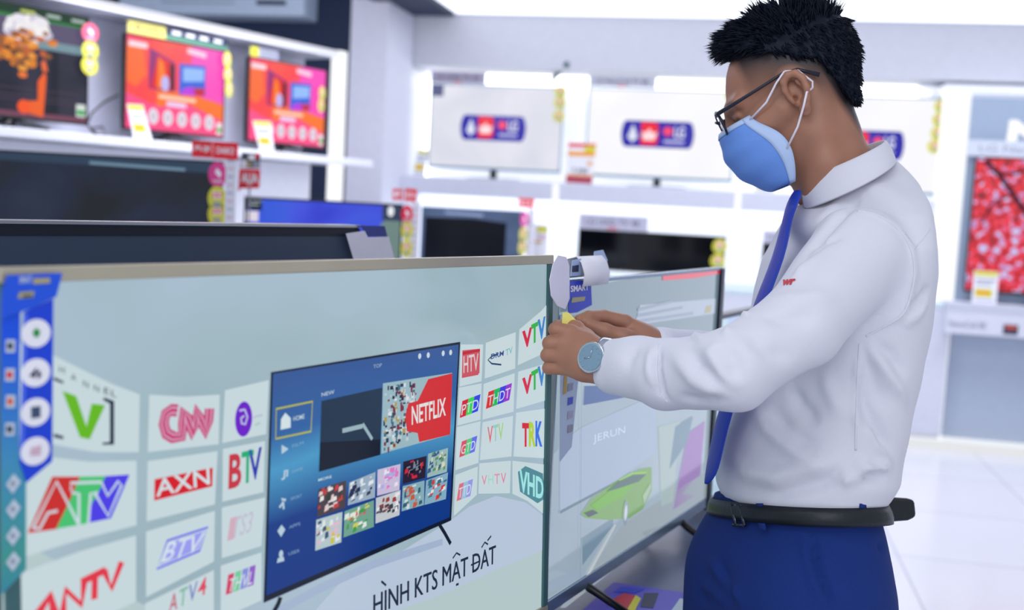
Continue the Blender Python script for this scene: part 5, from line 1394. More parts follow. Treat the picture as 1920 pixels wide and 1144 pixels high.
LH = Sdf(lo, hi, .0013)
for kind, (pts, rs, k) in left: LH.chain(pts, rs, k)
tmp = []
for pts, rs in fing:          # fingers are blended into the palm only at their root
    LH.chain(pts[:2], rs[:2], .0022); LH.chain(pts[1:], rs[1:], .0022)
LH.chain(*thumb, .006)
LV, LF = LH.mesh()
lo = np.minimum(pp(1060, 700, 1.46), pp(1060, 700, 1.60)) - .02; hi = np.maximum(pp(1260, 570, 1.46), pp(1260, 570, 1.60)) + .02; lo[1] = 1.44; hi[1] = 1.62
RH = Sdf(lo, hi, .0013)
RH.chain(P3([(1260, 665, 1.560), (1222, 652, 1.535), (1205, 640, 1.530)]), [.028, .0245, .0225], .01)
for a, b_, r0_, r1_ in (((1205, 632, 1.535), (1172, 604, 1.530), .017, .0110), ((1205, 640, 1.540), (1170, 610, 1.545), .017, .0105), ((1205, 644, 1.545), (1168, 620, 1.556), .016, .0100)):
    RH.chain(P3([a, b_]), [r0_, r1_], .012)
RH.chain(P3([(1172, 604, 1.528), (1134, 594, 1.520), (1104, 594, 1.508), (1086, 599, 1.500)]), [.0108, .0094, .0084, .0070], .0022)
RH.chain(P3([(1170, 608, 1.545), (1132, 600, 1.545), (1110, 606, 1.530), (1094, 612, 1.518)]), [.0105, .0092, .0082, .0070], .0022)
RH.chain(P3([(1168, 618, 1.556), (1138, 614, 1.560), (1120, 622, 1.546), (1108, 628, 1.536)]), [.0100, .0088, .0078, .0066], .0022)
RH.chain(P3([(1170, 628, 1.562), (1146, 626, 1.568), (1130, 634, 1.556), (1120, 638, 1.548)]), [.0092, .0078, .0070, .0060], .0022)
RH.chain(P3([(1200, 642, 1.522), (1168, 632, 1.508), (1134, 620, 1.502), (1104, 608, 1.498)]), [.0165, .0120, .0098, .0078], .006)
RV, RF = RH.mesh()

# ---- shirt: torso sections plus sleeves
rows = [  # py, front px, back px, half width, depth of centre
    (290, 1632, 1668, .020, 1.52), (306, 1602, 1690, .036, 1.52), (324, 1572, 1708, .054, 1.52), (346, 1534, 1727, .080, 1.52), (372, 1512, 1741, .116, 1.52), (398, 1486, 1751, .148, 1.52), (424, 1468, 1757, .165, 1.52), (455, 1452, 1759, .172, 1.52),
    (500, 1428, 1760, .170, 1.52), (560, 1415, 1754, .162, 1.52), (630, 1402, 1742, .156, 1.52), (700, 1388, 1726, .152, 1.52), (760, 1374, 1712, .150, 1.52), (820, 1356, 1698, .150, 1.52),
    (870, 1343, 1690, .150, 1.52), (900, 1339, 1670, .146, 1.52), (930, 1342, 1648, .137, 1.52), (948, 1352, 1636, .124, 1.52), (975, 1360, 1628, .118, 1.52)]


def fit_section(py, fx, bx_, hw, d, ex):
    """centre and depth of an upright section whose outline spans those columns"""
    f_, k_ = pp(fx, py, d), pp(bx_, py, d); c2 = (f_ + k_) / 2; z_ = c2[2]; a_ = max(.01, abs(k_[0] - f_[0]) / 2)
    t_ = np.linspace(0, 2 * pi, 72, endpoint=False); e_ = 2 / ex
    cu_, su_ = np.abs(np.cos(t_)) ** e_ * np.sign(np.cos(t_)), np.abs(np.sin(t_)) ** e_ * np.sign(np.sin(t_))
    for _ in range(12):
        hw_ = min(hw, a_ * 3.2)
        P_ = c2[None] + a_ * cu_[:, None] * BF[None] + hw_ * su_[:, None] * BL[None]; q_ = P_ - A(CAM)
        X_ = CX + FPX * (q_ @ A(RT)) / (q_ @ A(FW))
        l_, r_ = X_.min(), X_.max(); s_ = d / FPX
        c2 = c2 + A((((fx - l_) + (bx_ - r_)) / 2 * s_, 0, 0)); a_ = max(.008, a_ + ((bx_ - fx) - (r_ - l_)) / 2 * s_ * .8)
    return z_, c2[:2], a_, hw_


rz, rc, ra, rb = [], [], [], []
for row_ in rows:
    z_, c_, a_, h_ = fit_section(*row_, 2.3)
    rz.append(z_); rc.append(c_); ra.append(a_); rb.append(h_)
rz = np.array(rz)[::-1]; rc = np.array(rc)[::-1]; ra = np.array(ra)[::-1]; rb = np.array(rb)[::-1]


def smooth_rows(z):
    return [np.interp(z, rz, v) for v in (rc[:, 0], rc[:, 1], ra, rb)]


def torso(X, Y, Z):
    cx, cy, a, b_ = smooth_rows(Z)
    dx, dy = X - cx, Y - cy
    u = dx * BF[0] + dy * BF[1]; v = dx * BL[0] + dy * BL[1]
    n_ = 2.3
    k0 = (np.abs(u / a) ** n_ + np.abs(v / b_) ** n_) ** (1 / n_)
    d = (k0 - 1) * np.minimum(a, b_) * .95
    return np.maximum(d, np.maximum(Z - rz[-1], rz[0] - Z))


lo = A((FOOT[0] - .5, 1.15, rz[0] - .02)); hi = A((FOOT[0] + .32, 1.85, rz[-1] + .03))
T = Sdf(lo, hi, .0042)
T.put(torso, lo, hi, .01)
T.ell(pp(1570, 424, 1.52), (.068, .080, .038), np.stack([BF, BL, Zw], 1), .02)
T.chain([SH[0] + A((.012, .02, .004)), SH[0] * .45 + EL[0] * .55 + A((.014, 0, -.009)), EL[0]], [.064, .0505, .0470], .010)
cuff = pp(1158, 688, 1.418)
fm = EL[0] * .45 + cuff * .55
T.chain([EL[0], fm + A((0, 0, -.008)), EL[0] * .2 + cuff * .8, cuff], [.0475, .0425, .0390, .0365], .012)
T.chain([SH[1], EL[1], WR[1] * .93 + EL[1] * .07], [.064, .046, .034], .02)
TV_, TF = T.mesh(); TV_ = relax(TV_, TF, 2)

# ---- trousers
hipz = pp(1500, 985, 1.52)[2]
def leg_pts(sgn, px_off):
    hip = pp(1496, 1010, 1.52) + BL * sgn * .085
    return hip
tr_lo = A((FOOT[0] - .32, 1.2, .02)); tr_hi = A((FOOT[0] + .3, 1.85, pp(1500, 925, 1.52)[2] + .01))
TILT = .22
tr_hi[2] += .05
TR = Sdf(tr_lo, tr_hi, .0062)
topz = tr_hi[2] - .06
hz_rows = [(925, 1343, 1650, .138), (975, 1336, 1664, .144), (1020, 1320, 1674, .150), (1070, 1310, 1678, .154), (1144, 1304, 1672, .156), (1200, 1306, 1664, .154)]
hz_, hc_, ha_, hb_ = [], [], [], []
for row_ in hz_rows[::-1]:
    z_, c_, a_, h_ = fit_section(*row_, 1.52, 2.4)
    hz_.append(z_); hc_.append(c_); ha_.append(a_); hb_.append(h_)
hc_ = np.array(hc_)


def hips(X, Y, Z):
    cx, cy, a, b_ = np.interp(Z, hz_, hc_[:, 0]), np.interp(Z, hz_, hc_[:, 1]), np.interp(Z, hz_, ha_), np.interp(Z, hz_, hb_)
    dx, dy = X - cx, Y - cy; u = dx * BF[0] + dy * BF[1]; v = dx * BL[0] + dy * BL[1]
    k0 = (np.abs(u / a) ** 2.4 + np.abs(v / b_) ** 2.4) ** (1 / 2.4)
    return np.maximum((k0 - 1) * np.minimum(a, b_), np.maximum(Z - topz - v * TILT, hz_[0] - .03 - Z))


TR.put(hips, tr_lo, tr_hi, .01)
HC = A((*hc_[2], 0))
legs = []
for sgn in (1, -1):
    hp = HC + BF * .012 + BL * sgn * .082 + Zw * (hz_[0] + .06); kn = HC + BL * sgn * .085 + Zw * .50 + BF * .02; an = HC + BL * sgn * .095 + Zw * .10 - BF * .01
    TR.chain([hp, hp * .5 + kn * .5, kn, kn * .5 + an * .5, an + A((0, 0, -.05))], [.097, .091, .074, .068, .064], .03)
    legs.append((hp, kn, an))
PV, PF_ = TR.mesh(); PV = relax(PV, PF_, 2)


# ---- creases drawn where the photo shows them, pressed into the cloth
def bvh(V, F): return BVHTree.FromPolygons([tuple(v) for v in V], [tuple(int(i) for i in f) for f in F])


def crease(V, F, lines):
    N = vnormals(V, F); t = bvh(V, F); out = V.copy()
    for pts, wdt, dep in lines:
        P_ = []
        for i in range(len(pts) - 1):
            a, b_ = pts[i], pts[i + 1]; n = max(2, int(math.hypot(b_[0] - a[0], b_[1] - a[1]) / 4))
            for k in range(n):
                px, py = a[0] + (b_[0] - a[0]) * k / n, a[1] + (b_[1] - a[1]) * k / n
                h_ = t.ray_cast(CAM, ray(px, py).normalized())
                if h_[0] is not None: P_.append(tuple(h_[0]))
        if len(P_) < 2: continue
        P_ = np.array(P_); n = len(P_)
        prof_ = np.minimum(1, np.minimum(np.arange(n), np.arange(n)[::-1]) / (n * .25 + 1))
        near = np.where((V[:, 0] > P_[:, 0].min() - 3 * wdt) & (V[:, 0] < P_[:, 0].max() + 3 * wdt) & (V[:, 2] > P_[:, 2].min() - 3 * wdt) & (V[:, 2] < P_[:, 2].max() + 3 * wdt) & (V[:, 1] < P_[:, 1].max() + 3 * wdt))[0]
        for s0 in range(0, len(near), 4000):
            ii = near[s0:s0 + 4000]; d2 = ((V[ii, None, :] - P_[None]) ** 2).sum(2); j = d2.argmin(1); d_ = np.sqrt(d2[np.arange(len(ii)), j])
            g = np.exp(-(d_ / wdt) ** 2) * prof_[j] * dep
            out[ii] += N[ii] * g[:, None] * 1.45
    return out


shirt_lines = [
    # sleeve set-in seam, yoke and side seam (slightly raised)
    ([(1600, 396), (1640, 402), (1680, 425), (1708, 465), (1715, 510), (1706, 560), (1690, 590), (1655, 612), (1622, 630)], .004, .0035),
    ([(1612, 640), (1608, 700), (1606, 760), (1606, 850)], .0045, .0035), ([(1585, 870), (1584, 925)], .004, .003),
    # folds around shoulder and chest
    ([(1615, 372), (1580, 400), (1545, 435), (1520, 470), (1500, 500)], .009, -.007), ([(1560, 440), (1530, 465), (1500, 510), (1480, 540)], .008, .005),
    ([(1590, 440), (1545, 455), (1510, 490), (1478, 525)], .006, -.004), ([(1620, 352), (1580, 372), (1535, 420), (1510, 455)], .012, .004),
    # armpit folds
    ([(1700, 580), (1730, 560), (1745, 530)], .006, -.005), ([(1690, 612), (1720, 590), (1745, 555)], .007, .004),
    ([(1625, 636), (1650, 680), (1690, 740), (1704, 770)], .008, .006), ([(1615, 650), (1635, 710), (1665, 780)], .010, -.006), ([(1612, 700), (1622, 760), (1650, 820), (1680, 870)], .010, -.008),
    ([(1630, 645), (1670, 665), (1700, 715)], .009, -.005), ([(1625, 790), (1650, 840), (1680, 868)], .006, .006),
    # under the arm
    ([(1480, 720), (1500, 760), (1540, 800)], .010, -.006), ([(1540, 690), (1555, 730), (1580, 790)], .010, .004), ([(1410, 760), (1440, 800), (1500, 850), (1560, 880)], .012, .006), ([(1440, 765), (1480, 815), (1540, 850)], .012, -.005),
    ([(1360, 850), (1400, 885), (1450, 895), (1520, 880), (1590, 855)], .012, .006), ([(1350, 890), (1400, 915), (1460, 925), (1540, 905), (1610, 870)], .010, -.006), ([(1600, 870), (1640, 880), (1680, 872)], .008, .007), ([(1612, 900), (1645, 890), (1668, 885)], .007, -.008), ([(1560, 905), (1600, 892), (1640, 862)], .010, .005),
    # sleeve folds
    ([(1420, 590), (1470, 600), (1540, 590)], .010, -.004), ([(1440, 555), (1500, 560), (1580, 550)], .012, .003), ([(1360, 640), (1380, 680), (1375, 730)], .010, -.004), ([(1390, 620), (1440, 660), (1500, 670)], .012, -.0035),
    ([(1345, 635), (1330, 660), (1350, 700), (1400, 730)], .008, .004), ([(1290, 645), (1310, 690), (1360, 730)], .010, -.005), ([(1250, 650), (1300, 710), (1370, 750)], .010, .004),
    ([(1236, 645), (1231, 690), (1240, 735), (1258, 760)], .0045, -.007), ([(1222, 645), (1218, 690), (1224, 730)], .007, .004), ([(1270, 745), (1320, 752), (1370, 745)], .008, -.004), ([(1205, 650), (1180, 670), (1185, 700)], .008, -.0025),
    ([(1320, 640), (1305, 630), (1290, 640)], .005, .004), ([(1375, 612), (1360, 625), (1345, 630)], .006, .004), ([(1405, 585), (1390, 600)], .006, .005)]
TV_ = crease(TV_, TF, shirt_lines)
N_ = vnormals(TV_, TF)
w_ = np.sin(TV_[:, 0] * 61 + TV_[:, 2] * 43 + 3 * np.sin(TV_[:, 1] * 17)) * np.sin(TV_[:, 2] * 37 - TV_[:, 0] * 23 + 2) * .0012
TV_ = TV_ + N_ * w_[:, None]
# cuff edge
trouser_lines = [([(1516, 985), (1522, 1010), (1530, 1060), (1550, 1110), (1575, 1160)], .005, -.006), ([(1510, 990), (1514, 1050), (1530, 1100), (1556, 1160)], .006, .004),
                 ([(1325, 1040), (1350, 1075), (1385, 1120), (1400, 1144)], .008, .006), ([(1345, 1050), (1370, 1100), (1380, 1144)], .008, -.006), ([(1310, 1090), (1340, 1110), (1370, 1144)], .006, .004), ([(1308, 1110), (1335, 1135)], .006, -.004),
                 ([(1640, 1030), (1665, 1020), (1678, 1010)], .006, -.004)]
PV = crease(PV, PF_, trouser_lines)

# ---- skin: head and neck, trunk core, arms, hands, lower legs as one body mesh
core = Sdf(lo, A((hi[0], hi[1], hi[2])), .008)
core.chain([NB + A((.015, 0, -.06)), A((*rc[10], rz[10])), A((*rc[8], rz[8])), A((*rc[4], rz[4]))], [.03, ra[10] * .55, ra[8] * .6, .07], .01)
for s_ in (0, 1):
    shc = SH[s_] * .8 + A((*rc[11], rz[11])) * .2 - Zw * .02
    core.chain([A((*rc[9], rz[9])) - Zw * .01, shc, SH[s_] * .5 + EL[s_] * .5, EL[s_], WR[s_]], [.026, .030, .036, .034, .024], .005)
CV, CF = core.mesh()
lg = Sdf(A((FOOT[0] - .3, 1.2, .02)), A((FOOT[0] + .3, 1.85, .8)), .009)
for hp, kn, an in legs: lg.chain([hp + A((0, 0, -.15)), kn, an], [.07, .05, .036], .02)
GV, GF = lg.mesh()
allV = [HV, CV, LV, RV, GV]; allF = [HF, CF, LF, RF, GF]; st_ = [stub, np.zeros(len(CV)), np.zeros(len(LV)), np.zeros(len(RV)), np.zeros(len(GV))]
o_ = 0; FF = []
for v_, f_ in zip(allV, allF): FF.append(f_ + o_); o_ += len(v_)
np_mesh('body', np.concatenate(allV), np.concatenate(FF), [skin], person.o, PO, {'stubble': np.concatenate(st_)})
shirt = np_mesh('shirt', TV_, TF, [cloth], person.o, PO)
trou = np_mesh('trousers', PV, PF_, [blue_cloth], person.o, PO)


def sheet(name, grid, m_, parent=None, thick=.0, sub=0, closed_u=False, smooth=True):
    """grid[i][j] of world points"""
    R_, C_ = len(grid), len(grid[0]); mb = MB()
    vs = [tuple(p) for r_ in grid for p in r_]
    fs = [(i * C_ + j, i * C_ + (j + 1) % C_, (i + 1) * C_ + (j + 1) % C_, (i + 1) * C_ + j) for i in range(R_ - 1) for j in range(C_ if closed_u else C_ - 1)]
    mb.add(vs, fs, m_, smooth); o = mb.build(name, person, parent=parent)
    if thick:
        sd_ = o.modifiers.new('solid', 'SOLIDIFY'); sd_.thickness = thick; sd_.offset = 0
    if sub:
        su = o.modifiers.new('sub', 'SUBSURF'); su.levels = sub; su.render_levels = sub
    return o


# collar
def ring(front, back, wl, wr, n=40, gap=0.0):
    f_, k_ = pp(*front), pp(*back); c2 = (f_ + k_) / 2; ax = (f_ - k_) / 2
    lat = BL - ax * (BL @ ax) / (ax @ ax); lat /= np.linalg.norm(lat); lat = lat + Zw * .16
    out = []
    for i in range(n):
        a = gap + (2 * pi - 2 * gap) * i / (n - 1)
        out.append(c2 + ax * cos(a) + lat * sin(a) * (wl if sin(a) > 0 else wr))
    return out
r_top = ring((1505, 338, 1.52), (1646, 268, 1.52), .065, .062, gap=.12)
r_out = ring((1499, 338, 1.52), (1653, 267, 1.52), .070, .067, gap=.12)
r_low = ring((1496, 397, 1.52), (1666, 303, 1.52), .084, .079, gap=.20)
r_in = ring((1512, 385, 1.52), (1655, 300, 1.52), .064, .064, gap=.12)
r_mid = [(a + b_) / 2 + (a - NB) / np.linalg.norm(a - NB) * .002 for a, b_ in zip(r_out, r_low)]
col_o = sheet('collar', [r_in, r_top, [(a + b_) / 2 + A((0, 0, .003)) for a, b_ in zip(r_top, r_out)], r_out, r_mid, r_low], cloth, thick=.0018, sub=1)

# tie
TLt = A((sin(radians(2)), -cos(radians(2)), 0))
tp = [((1499, 356), .030, 1.49), ((1491, 372), .052, 1.485), ((1483, 392), .050, 1.485), ((1478, 410), .040, 1.485), ((1471, 440), .052, 1.49), ((1461, 481), .056, 1.485), ((1442, 530), .056, 1.485), ((1425, 573), .060, 1.485), ((1398, 660), .068, 1.49),
      ((1362, 765), .070, 1.50), ((1346, 830), .072, 1.50), ((1338, 870), .070, 1.50), ((1331, 892), .045, 1.50), ((1327, 908), .004, 1.50)]
g_ = []
for (px, py), w2, d in tp:
    c2 = pp(px, py, d); g_.append([c2 + TLt * w2 * u / 2 + BF * (.005 * (1 - u * u)) for u in (-1, -.5, 0, .5, 1)])
sheet('tie', g_, tie_m, thick=.003, sub=1)

# belt following the trousers
bt = []
for zz, off in ((0, .004), (1, .006), (2, .006), (3, .004)):
    row_ = []
    for i in range(64):
        a = 2 * pi * i / 64
        py0 = 946 + zz * 10.3
        z_ = pp(1500, py0, 1.52)[2]
        cx, cy, aa, bb = np.interp(z_, hz_, hc_[:, 0]), np.interp(z_, hz_, hc_[:, 1]), np.interp(z_, hz_, ha_) + off, np.interp(z_, hz_, hb_) + off
        ca, sa = cos(a), sin(a); e_ = 2 / 2.4
        u, v = aa * abs(ca) ** e_ * np.sign(ca), bb * abs(sa) ** e_ * np.sign(sa)
        row_.append(A((cx, cy, z_)) + BF * u + BL * v + Zw * (u * .02 + v * TILT + .004))
    bt.append(row_)
belt = sheet('belt', bt, leather, thick=.003, closed_u=True)
tb_ = bvh(PV, PF_)
def hitb(px, py, push=.0):
    h_ = tb_.ray_cast(CAM, ray(px, py).normalized())
    return None if h_[0] is None else A(h_[0]) - A(ray(float(px), float(py)).normalized()) * push
mb = MB()
for (a, b_) in (((1372, 946), (1380, 984)), ((1388, 948), (1396, 986))):
    p_, q_ = hitb(*a, .012), hitb(*b_, .012)
    if p_ is not None and q_ is not None: mb.tube([p_, q_], .0028, silver if 0 else mat('gunmetal', (70, 76, 84), .25, .9), 8)
p_, q_, r_, s__ = hitb(1375, 984, .011), hitb(1396, 985, .011), hitb(1372, 948, .011), hitb(1392, 949, .011)
mb.tube([p_, q_], .0024, MATS['gunmetal'], 8); mb.tube([r_, s__], .0024, MATS['gunmetal'], 8)
mb.build('buckle', person, parent=belt)
for (x_, y0_, y1_) in ((1424, 944, 995), (1616, 935, 985)):
    g_ = []
    for k in range(6):
        row_ = []
        for dx in (-6, 0, 6):
            h_ = hitb(x_ + dx + k * 1.2, y0_ + (y1_ - y0_) * k / 5, .0115)
            row_.append(h_ if h_ is not None else hitb(x_, (y0_ + y1_) / 2, .0115))
        g_.append(row_)
    sheet('belt_loop', g_, blue_cloth, parent=trou, thick=.002)
# leather case on the belt behind the hip
mb = MB(); cs = [(1622, 929), (1700, 934), (1714, 938), (1717, 969), (1702, 976), (1622, 982)]
fr_ = [pp(px, py, 1.475) for px, py in cs]; bk = [pp(px, py, 1.50) for px, py in cs]; n = len(cs)
mb.add(fr_ + bk, [tuple(range(n)), tuple(range(2 * n - 1, n - 1, -1))] + [(i, (i + 1) % n, (i + 1) % n + n, i + n)[::-1] for i in range(n)], leather)
mb.build('belt_case', person, parent=belt, bevel=.004)

# shoes
for sgn in (1, -1):
    an = HC + BL * sgn * .095
    sh = Sdf(an + A((-.28, -.2, -.0)) , an + A((.2, .2, .14)), .006)
    sh.ell(an + BF * .06 + Zw * .035, (.14, .045, .035), np.stack([BF, BL, Zw], 1), .02); sh.ell(an + BF * -.01 + Zw * .055, (.06, .042, .055), np.stack([BF, BL, Zw], 1), .03); sh.ell(an + BF * .16 + Zw * .03, (.06, .043, .028), np.stack([BF, BL, Zw], 1), .02)
    sh.put(lambda X, Y, Z: Z - .004 + 0 * X + 0 * Y, an + A((-.3, -.2, -.02)), an + A((.2, .2, 0)), .002, 's')
    v_, f_ = sh.mesh(); v_[:, 2] = np.maximum(v_[:, 2], .001); np_mesh('shoe', v_, f_, [leather], person.o, PO)

# ---- hair: swept cap plus tufts
Hs = Sdf(H0 - A((.2, .15, .14)), H0 + A((.2, .15, .22)), .0026)
Hs.ell(hd(-.016, 0, .050), (.092, .0785, .084), HM, .01)
Hs.ell(hd(.000, 0, .092), (.064, .062, .040), HM, .015)
Hs.ell(hd(.022, 0, .118), (.036, .048, .014), HM, .012)
Hs.ell(hd(-.052, 0, .045), (.054, .064, .068), HM, .015)
Hs.ell(hd(-.056, 0, -.008), (.030, .052, .040), HM, .015)
def cut(X, Y, Z):
    p0, p1, p2 = X - H0[0], Y - H0[1], Z - H0[2]
    x = p0 * HX[0] + p1 * HX[1] + p2 * HX[2]; z = p0 * HZ[0] + p1 * HZ[1] + p2 * HZ[2]
    hl = np.interp(x, [-.2, -.085, -.066, -.052, -.03, .02, .045, .07, .2], [-.045, -.045, -.030, .035, .048, .088, .102, .122, .130])
    return (z - hl) * .8
Hs.put(cut, H0 - .2, H0 + .22, .006, 's') if 0 else None
d_ = cut(Hs.X, Hs.Y, Hs.Z); Hs.D = np.maximum(Hs.D, -d_.astype(np.float32))
V_, F_ = Hs.mesh(); N_ = vnormals(V_, F_)
q = (V_ - H0) @ HM
dis = np.sin(q[:, 0] * 210 + 3 * np.sin(q[:, 1] * 90)) * np.sin(q[:, 1] * 260 + q[:, 2] * 120) * .0022
V_ = V_ + N_ * dis[:, None]
rr = np.random.RandomState(4)
hb = MB(); hb.add(V_, [tuple(f) for f in F_], hair_m, True)
idx_ = rr.choice(len(V_), 5200, replace=False)
for i in idx_:
    p = V_[i]; n = N_[i]; x, y, z = q[i]
    if z < np.interp(x, [-.085, -.06, .02], [-.09, -.04, .075]): continue
    hn = A((n @ HX, n @ HY, n @ HZ))
    if x > .0: g = A((.85, .1 * np.sign(y), .40)); ln_ = .012 + .009 * rr.rand()
    elif z > .08: g = A((.55 if x > -.04 else -.1, 0, .55)); ln_ = .012 + .016 * rr.rand() ** 2
    elif z > .02: g = A((-.3, .1 * np.sign(y), -1.0)); ln_ = .010 + .006 * rr.rand()
    else: g = A((-.1, 0, -.9)); ln_ = .008 + .004 * rr.rand()
    if z < .07: ln_ *= .7
    clump = A((sin(x * 190 + y * 60), sin(y * 210), sin(z * 170 + x * 90))) * .28
    dr = hn * (.45 if z > .07 else .12) + g + rr.randn(3) * .10 + clump * (1 if z > .07 else .4)
    dr /= np.linalg.norm(dr); dw = HM @ dr; bend = HM @ A((.3 * (1 if x > 0 else -.6), 0, -.12))
    a = np.cross(dw, n); a /= max(1e-6, np.linalg.norm(a)); b_ = np.cross(dw, a); r0_ = .0008 + .0008 * rr.rand()
    base = p - n * .003; m_ = p + dw * ln_ * .5; tip = p + dw * ln_ + bend * ln_ * .35
    vs = [base + a * r0_, base - a * r0_ * .5 + b_ * r0_, base - a * r0_ * .5 - b_ * r0_, m_ + a * r0_ * .7, m_ - a * r0_ * .35 + b_ * r0_ * .7, m_ - a * r0_ * .35 - b_ * r0_ * .7, tip]
    hb.add(vs, [(0, 1, 4, 3), (1, 2, 5, 4), (2, 0, 3, 5), (3, 4, 6), (4, 5, 6), (5, 3, 6)], hair_m, True)
hb.build('hair', person)

# ---- face mask
cl = [(.1095, .010), (.1160, -.010), (.1180, -.030), (.112, -.055), (.098, -.076), (.080, -.094)]
sl = [(.060, .060, .010), (.050, .067, -.008), (.040, .071, -.026), (.030, .072, -.045), (.035, .066, -.070), (.045, .052, -.096)]
tt = np.linspace(0, 1, 6)
fc = [np.polyfit(tt, [c[i] for c in cl], 4) for i in range(2)]; fs_ = [np.polyfit(tt, [c[i] for c in sl], 4) for i in range(3)]


def mpt(v, u, off=0.0):
    cx, cz = [np.polyval(f, v) for f in fc]; sx, sy, sz = [np.polyval(f, v) for f in fs_]
    if v > .62: sx += 0
    c2 = max(0.0, cos(abs(u) * pi / 2))
    x = sx + (cx - sx) * c2 ** .8; y = sy * np.sign(u) * sin(abs(u) * pi / 2); z = sz + (cz - sz) * c2 ** 1.2
    pl_ = .0016 * sin(v * 22) * (1 - abs(u) ** 3)
    n_ = A((x - .02, y, z + .03)); n_ /= np.linalg.norm(n_)
    return hd(*(A((x, y, z)) + n_ * (off + pl_ * .6)))


mk = sheet('face_mask', [[mpt(v, u) for u in np.linspace(-1, 1, 41)] for v in np.linspace(0, 1, 25)], mask_m, thick=.0012)
for nm, us, vs_ in (('side_hem', (.90, 1.0), None), ('side_hem', (-1.0, -.90), None)):
    sheet(nm, [[mpt(v, u, .0014) for u in np.linspace(us[0], us[1], 4)] for v in np.linspace(0, 1, 25)], mask_w, parent=mk, thick=.0008)
sheet('top_hem', [[mpt(v, u, .0014) for u in np.linspace(-.9, .9, 37)] for v in np.linspace(0, .07, 3)], mask_w, parent=mk, thick=.0008)
for s_ in (1, -1):
    e = lambda x, y, z: hd(x, s_ * y, z)
    mb = MB(); mb.tube([mpt(.06, s_ * .98, .002), e(.034, .0770, .014), e(.012, .0830, .030), e(-.004, .0860, .0385)], .0015, cord, 8)
    mb.tube([e(-.004, .0860, .0385), e(-.020, .080, .032), e(-.030, .079, .01), e(-.026, .086, .002)], .0015, cord, 8)
    mb.tube([e(-.026, .086, .002), e(-.017, .0935, .000), e(-.006, .090, -.014), e(.012, .081, -.034), mpt(.66, s_ * .98, .002)], .0015, cord, 8)
    mb.build('ear_loop', person, parent=mk)

# ---- glasses
gm = mat('dark_glasses_frame', (24, 28, 44), .25)
mb = MB()
for s_ in (1, -1):
    pts = []
    for k in range(25):
        a = 2 * pi * k / 24; cx = abs(cos(a)) ** .7 * np.sign(cos(a)); sz = abs(sin(a)) ** .7 * np.sign(sin(a))
        pts.append(hd(.103 - .006 * abs(cx - s_ * -1) * .5, s_ * .034 + .026 * cx, .020 + .0175 * sz))
    mb.tube(pts, .0018, gm, 8, caps=False)
mb.tube([hd(.103, -.009, .026), hd(.106, 0, .029), hd(.103, .009, .026)], .002, gm, 8)
gl_ = mb.build('glasses', person)
for s_ in (1, -1):
    mb = MB(); mb.tube([hd(.100, s_ * .060, .031), hd(.096, s_ * .066, .032), hd(.04, s_ * .074, .035), hd(.0, s_ * .0785, .038), hd(-.02, s_ * .078, .034), hd(-.042, s_ * .0765, .014)], [.0028, .0030, .0022, .0020, .0022, .0030], gm, 10)
    mb.build('temple', person, parent=gl_)
    mb = MB(); pts = []
    for k in range(24):
        a = 2 * pi * k / 24; cx = abs(cos(a)) ** .7 * np.sign(cos(a)); sz = abs(sin(a)) ** .7 * np.sign(sin(a)); pts.append(hd(.103 - .006 * abs(cx - s_ * -1) * .5, s_ * .034 + .0255 * cx, .020 + .017 * sz))
    mb.add(pts, [tuple(range(24))], mat('clear_lens', (235, 240, 250), .02, trans=1.0, ior=1.05, spec=.5)); mb.build('lens', person, parent=gl_)

# ---- watch
WC = pp(1131, 676, 1.425); ax = WR[0] - pp(1060, 668, 1.445); ax /= np.linalg.norm(ax)
view = A(ray(1131, 676).normalized()); n_w = -view - ax * (-view @ ax); n_w /= np.linalg.norm(n_w)
n_w = n_w * .93 - ax * .36; n_w /= np.linalg.norm(n_w)
t1_ = np.cross(n_w, ax); t1_ /= np.linalg.norm(t1_); t2_ = np.cross(n_w, t1_)
FC = WC + n_w * .0285
mb = MB()
def disc3(c, r, h, m_, n=32):
    vs = [c + (t1_ * cos(2 * pi * i / n) + t2_ * sin(2 * pi * i / n)) * r for i in range(n)]; vs += [v + n_w * h for v in vs]
    mb.add(vs, [tuple(range(n))[::-1], tuple(range(n, 2 * n))] + [(i, (i + 1) % n, (i + 1) % n + n, i + n) for i in range(n)], m_)
steel = mat('watch_steel', (186, 194, 204), .18, .95)
disc3(FC - n_w * .006, .0205, .008, steel)
watch = mb.build('watch', person, bevel=.001)
mb = MB(); disc3(FC + n_w * .0021, .0175, .0006, mat('watch_dial', (120, 150, 170), .25)); mb.tube([FC + n_w * .0032, FC + n_w * .0032 + t1_ * .012], .0006, steel, 6); mb.tube([FC + n_w * .0032, FC + n_w * .0032 + t2_ * .008 + t1_ * -.003], .0007, steel, 6)
for k in range(12): mb.tube([FC + n_w * .003 + (t1_ * cos(k * pi / 6) + t2_ * sin(k * pi / 6)) * .014, FC + n_w * .003 + (t1_ * cos(k * pi / 6) + t2_ * sin(k * pi / 6)) * .016], .0005, steel, 5)
mb.build('dial', person, parent=watch)
bg_ = []
u1 = n_w - ax * (n_w @ ax); u1 /= np.linalg.norm(u1); u2 = np.cross(ax, u1)
for k in range(33):
    a = 2 * pi * k / 32; c2 = WC + (u1 * cos(a) * .0262 + u2 * sin(a) * .0285)
    bg_.append([c2 - ax * .008, c2 - ax * .004 + (u1 * cos(a) + u2 * sin(a)) * .001, c2 + ax * .004 + (u1 * cos(a) + u2 * sin(a)) * .001, c2 + ax * .008])
sheet('strap', bg_, steel, parent=watch, thick=.002)

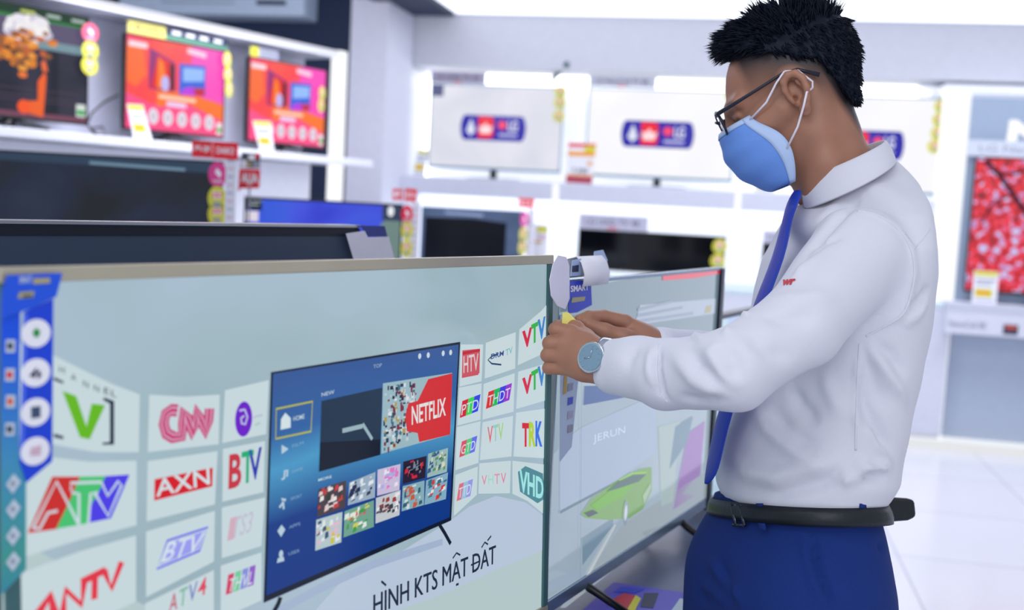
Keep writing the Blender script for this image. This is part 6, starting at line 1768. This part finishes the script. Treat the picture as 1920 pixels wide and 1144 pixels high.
# ---- shirt details: chest mark, cuff edge and buttons
ts = bvh(TV_, TF)
def hits(px, py, push=.0):
    h_ = ts.ray_cast(CAM, ray(float(px), float(py)).normalized()); return None if h_[0] is None else A(h_[0]) - A(ray(float(px), float(py)).normalized()) * push
mb = MB(); vs, fs = glyphs('wr', .05, .4)
out = []
for a, b_ in vs:
    h_ = hits(1468 + 24 * a, 535 - 11 * b_ - 2 * a, .0015); out.append(h_ if h_ is not None else A(pos(1457 + 24 * a, 535 - 11 * b_, 1.40)))
mb.add(out, fs, mat('red_embroidery', (200, 40, 60), .6)); mb.build('chest_mark', person, parent=shirt)
def seam(pts, r_, m_):
    out = []
    for i in range(len(pts) - 1):
        a, b_ = pts[i], pts[i + 1]; n = max(2, int(math.hypot(b_[0] - a[0], b_[1] - a[1]) / 8))
        for k in range(n):
            h_ = hits(a[0] + (b_[0] - a[0]) * k / n, a[1] + (b_[1] - a[1]) * k / n, -.0006)
            if h_ is not None: out.append(A(h_))
    out = np.array(out)
    for _ in range(3): out[1:-1] = (out[:-2] + out[1:-1] * 2 + out[2:]) / 4
    m2 = MB(); m2.tube([tuple(v) for v in out], r_, m_, 6); m2.build('seam', person, parent=shirt)


def spl(pts, n=8):
    P_ = [np.array(q_, float) for q_ in pts]; P_ = [2 * P_[0] - P_[1]] + P_ + [2 * P_[-1] - P_[-2]]; o_ = []
    for i in range(1, len(P_) - 2):
        for k in range(n):
            t_ = k / n; o_.append(.5 * ((2 * P_[i]) + (-P_[i - 1] + P_[i + 1]) * t_ + (2 * P_[i - 1] - 5 * P_[i] + 4 * P_[i + 1] - P_[i + 2]) * t_ ** 2 + (-P_[i - 1] + 3 * P_[i] - 3 * P_[i + 1] + P_[i + 2]) * t_ ** 3))
    return o_ + [P_[-2]]


seam(spl([(1608, 396), (1645, 404), (1682, 428), (1708, 466), (1715, 510), (1706, 560), (1690, 592), (1655, 614), (1622, 632)]), .0018, cloth)
seam(spl([(1612, 645), (1608, 700), (1606, 760), (1604, 850)]), .0018, cloth)
seam(spl([(1236, 646), (1231, 690), (1238, 735), (1252, 756)]), .0012, cloth)
seam(spl([(1712, 468), (1728, 450), (1744, 428)]), .0012, cloth)
# yellow card and price tag held in the fingers
YC = [pp(1053, 612, 1.462), pp(1076, 612, 1.468), pp(1082, 602, 1.470), pp(1066, 586, 1.466), pp(1055, 586, 1.462)]
t = Thing('yellow_card', WORLD, YC[0], 'small yellow card pinched between the hands of the man', 'card')
mb = MB(); mb.add(YC + [v + A((0, .0008, 0)) for v in YC], [(0, 1, 2, 3, 4), (9, 8, 7, 6, 5)] + [(i, (i + 1) % 5, (i + 1) % 5 + 5, i + 5)[::-1] for i in range(5)], mat('pale_yellow_card', (236, 226, 120), .6)); mb.build('card', t)
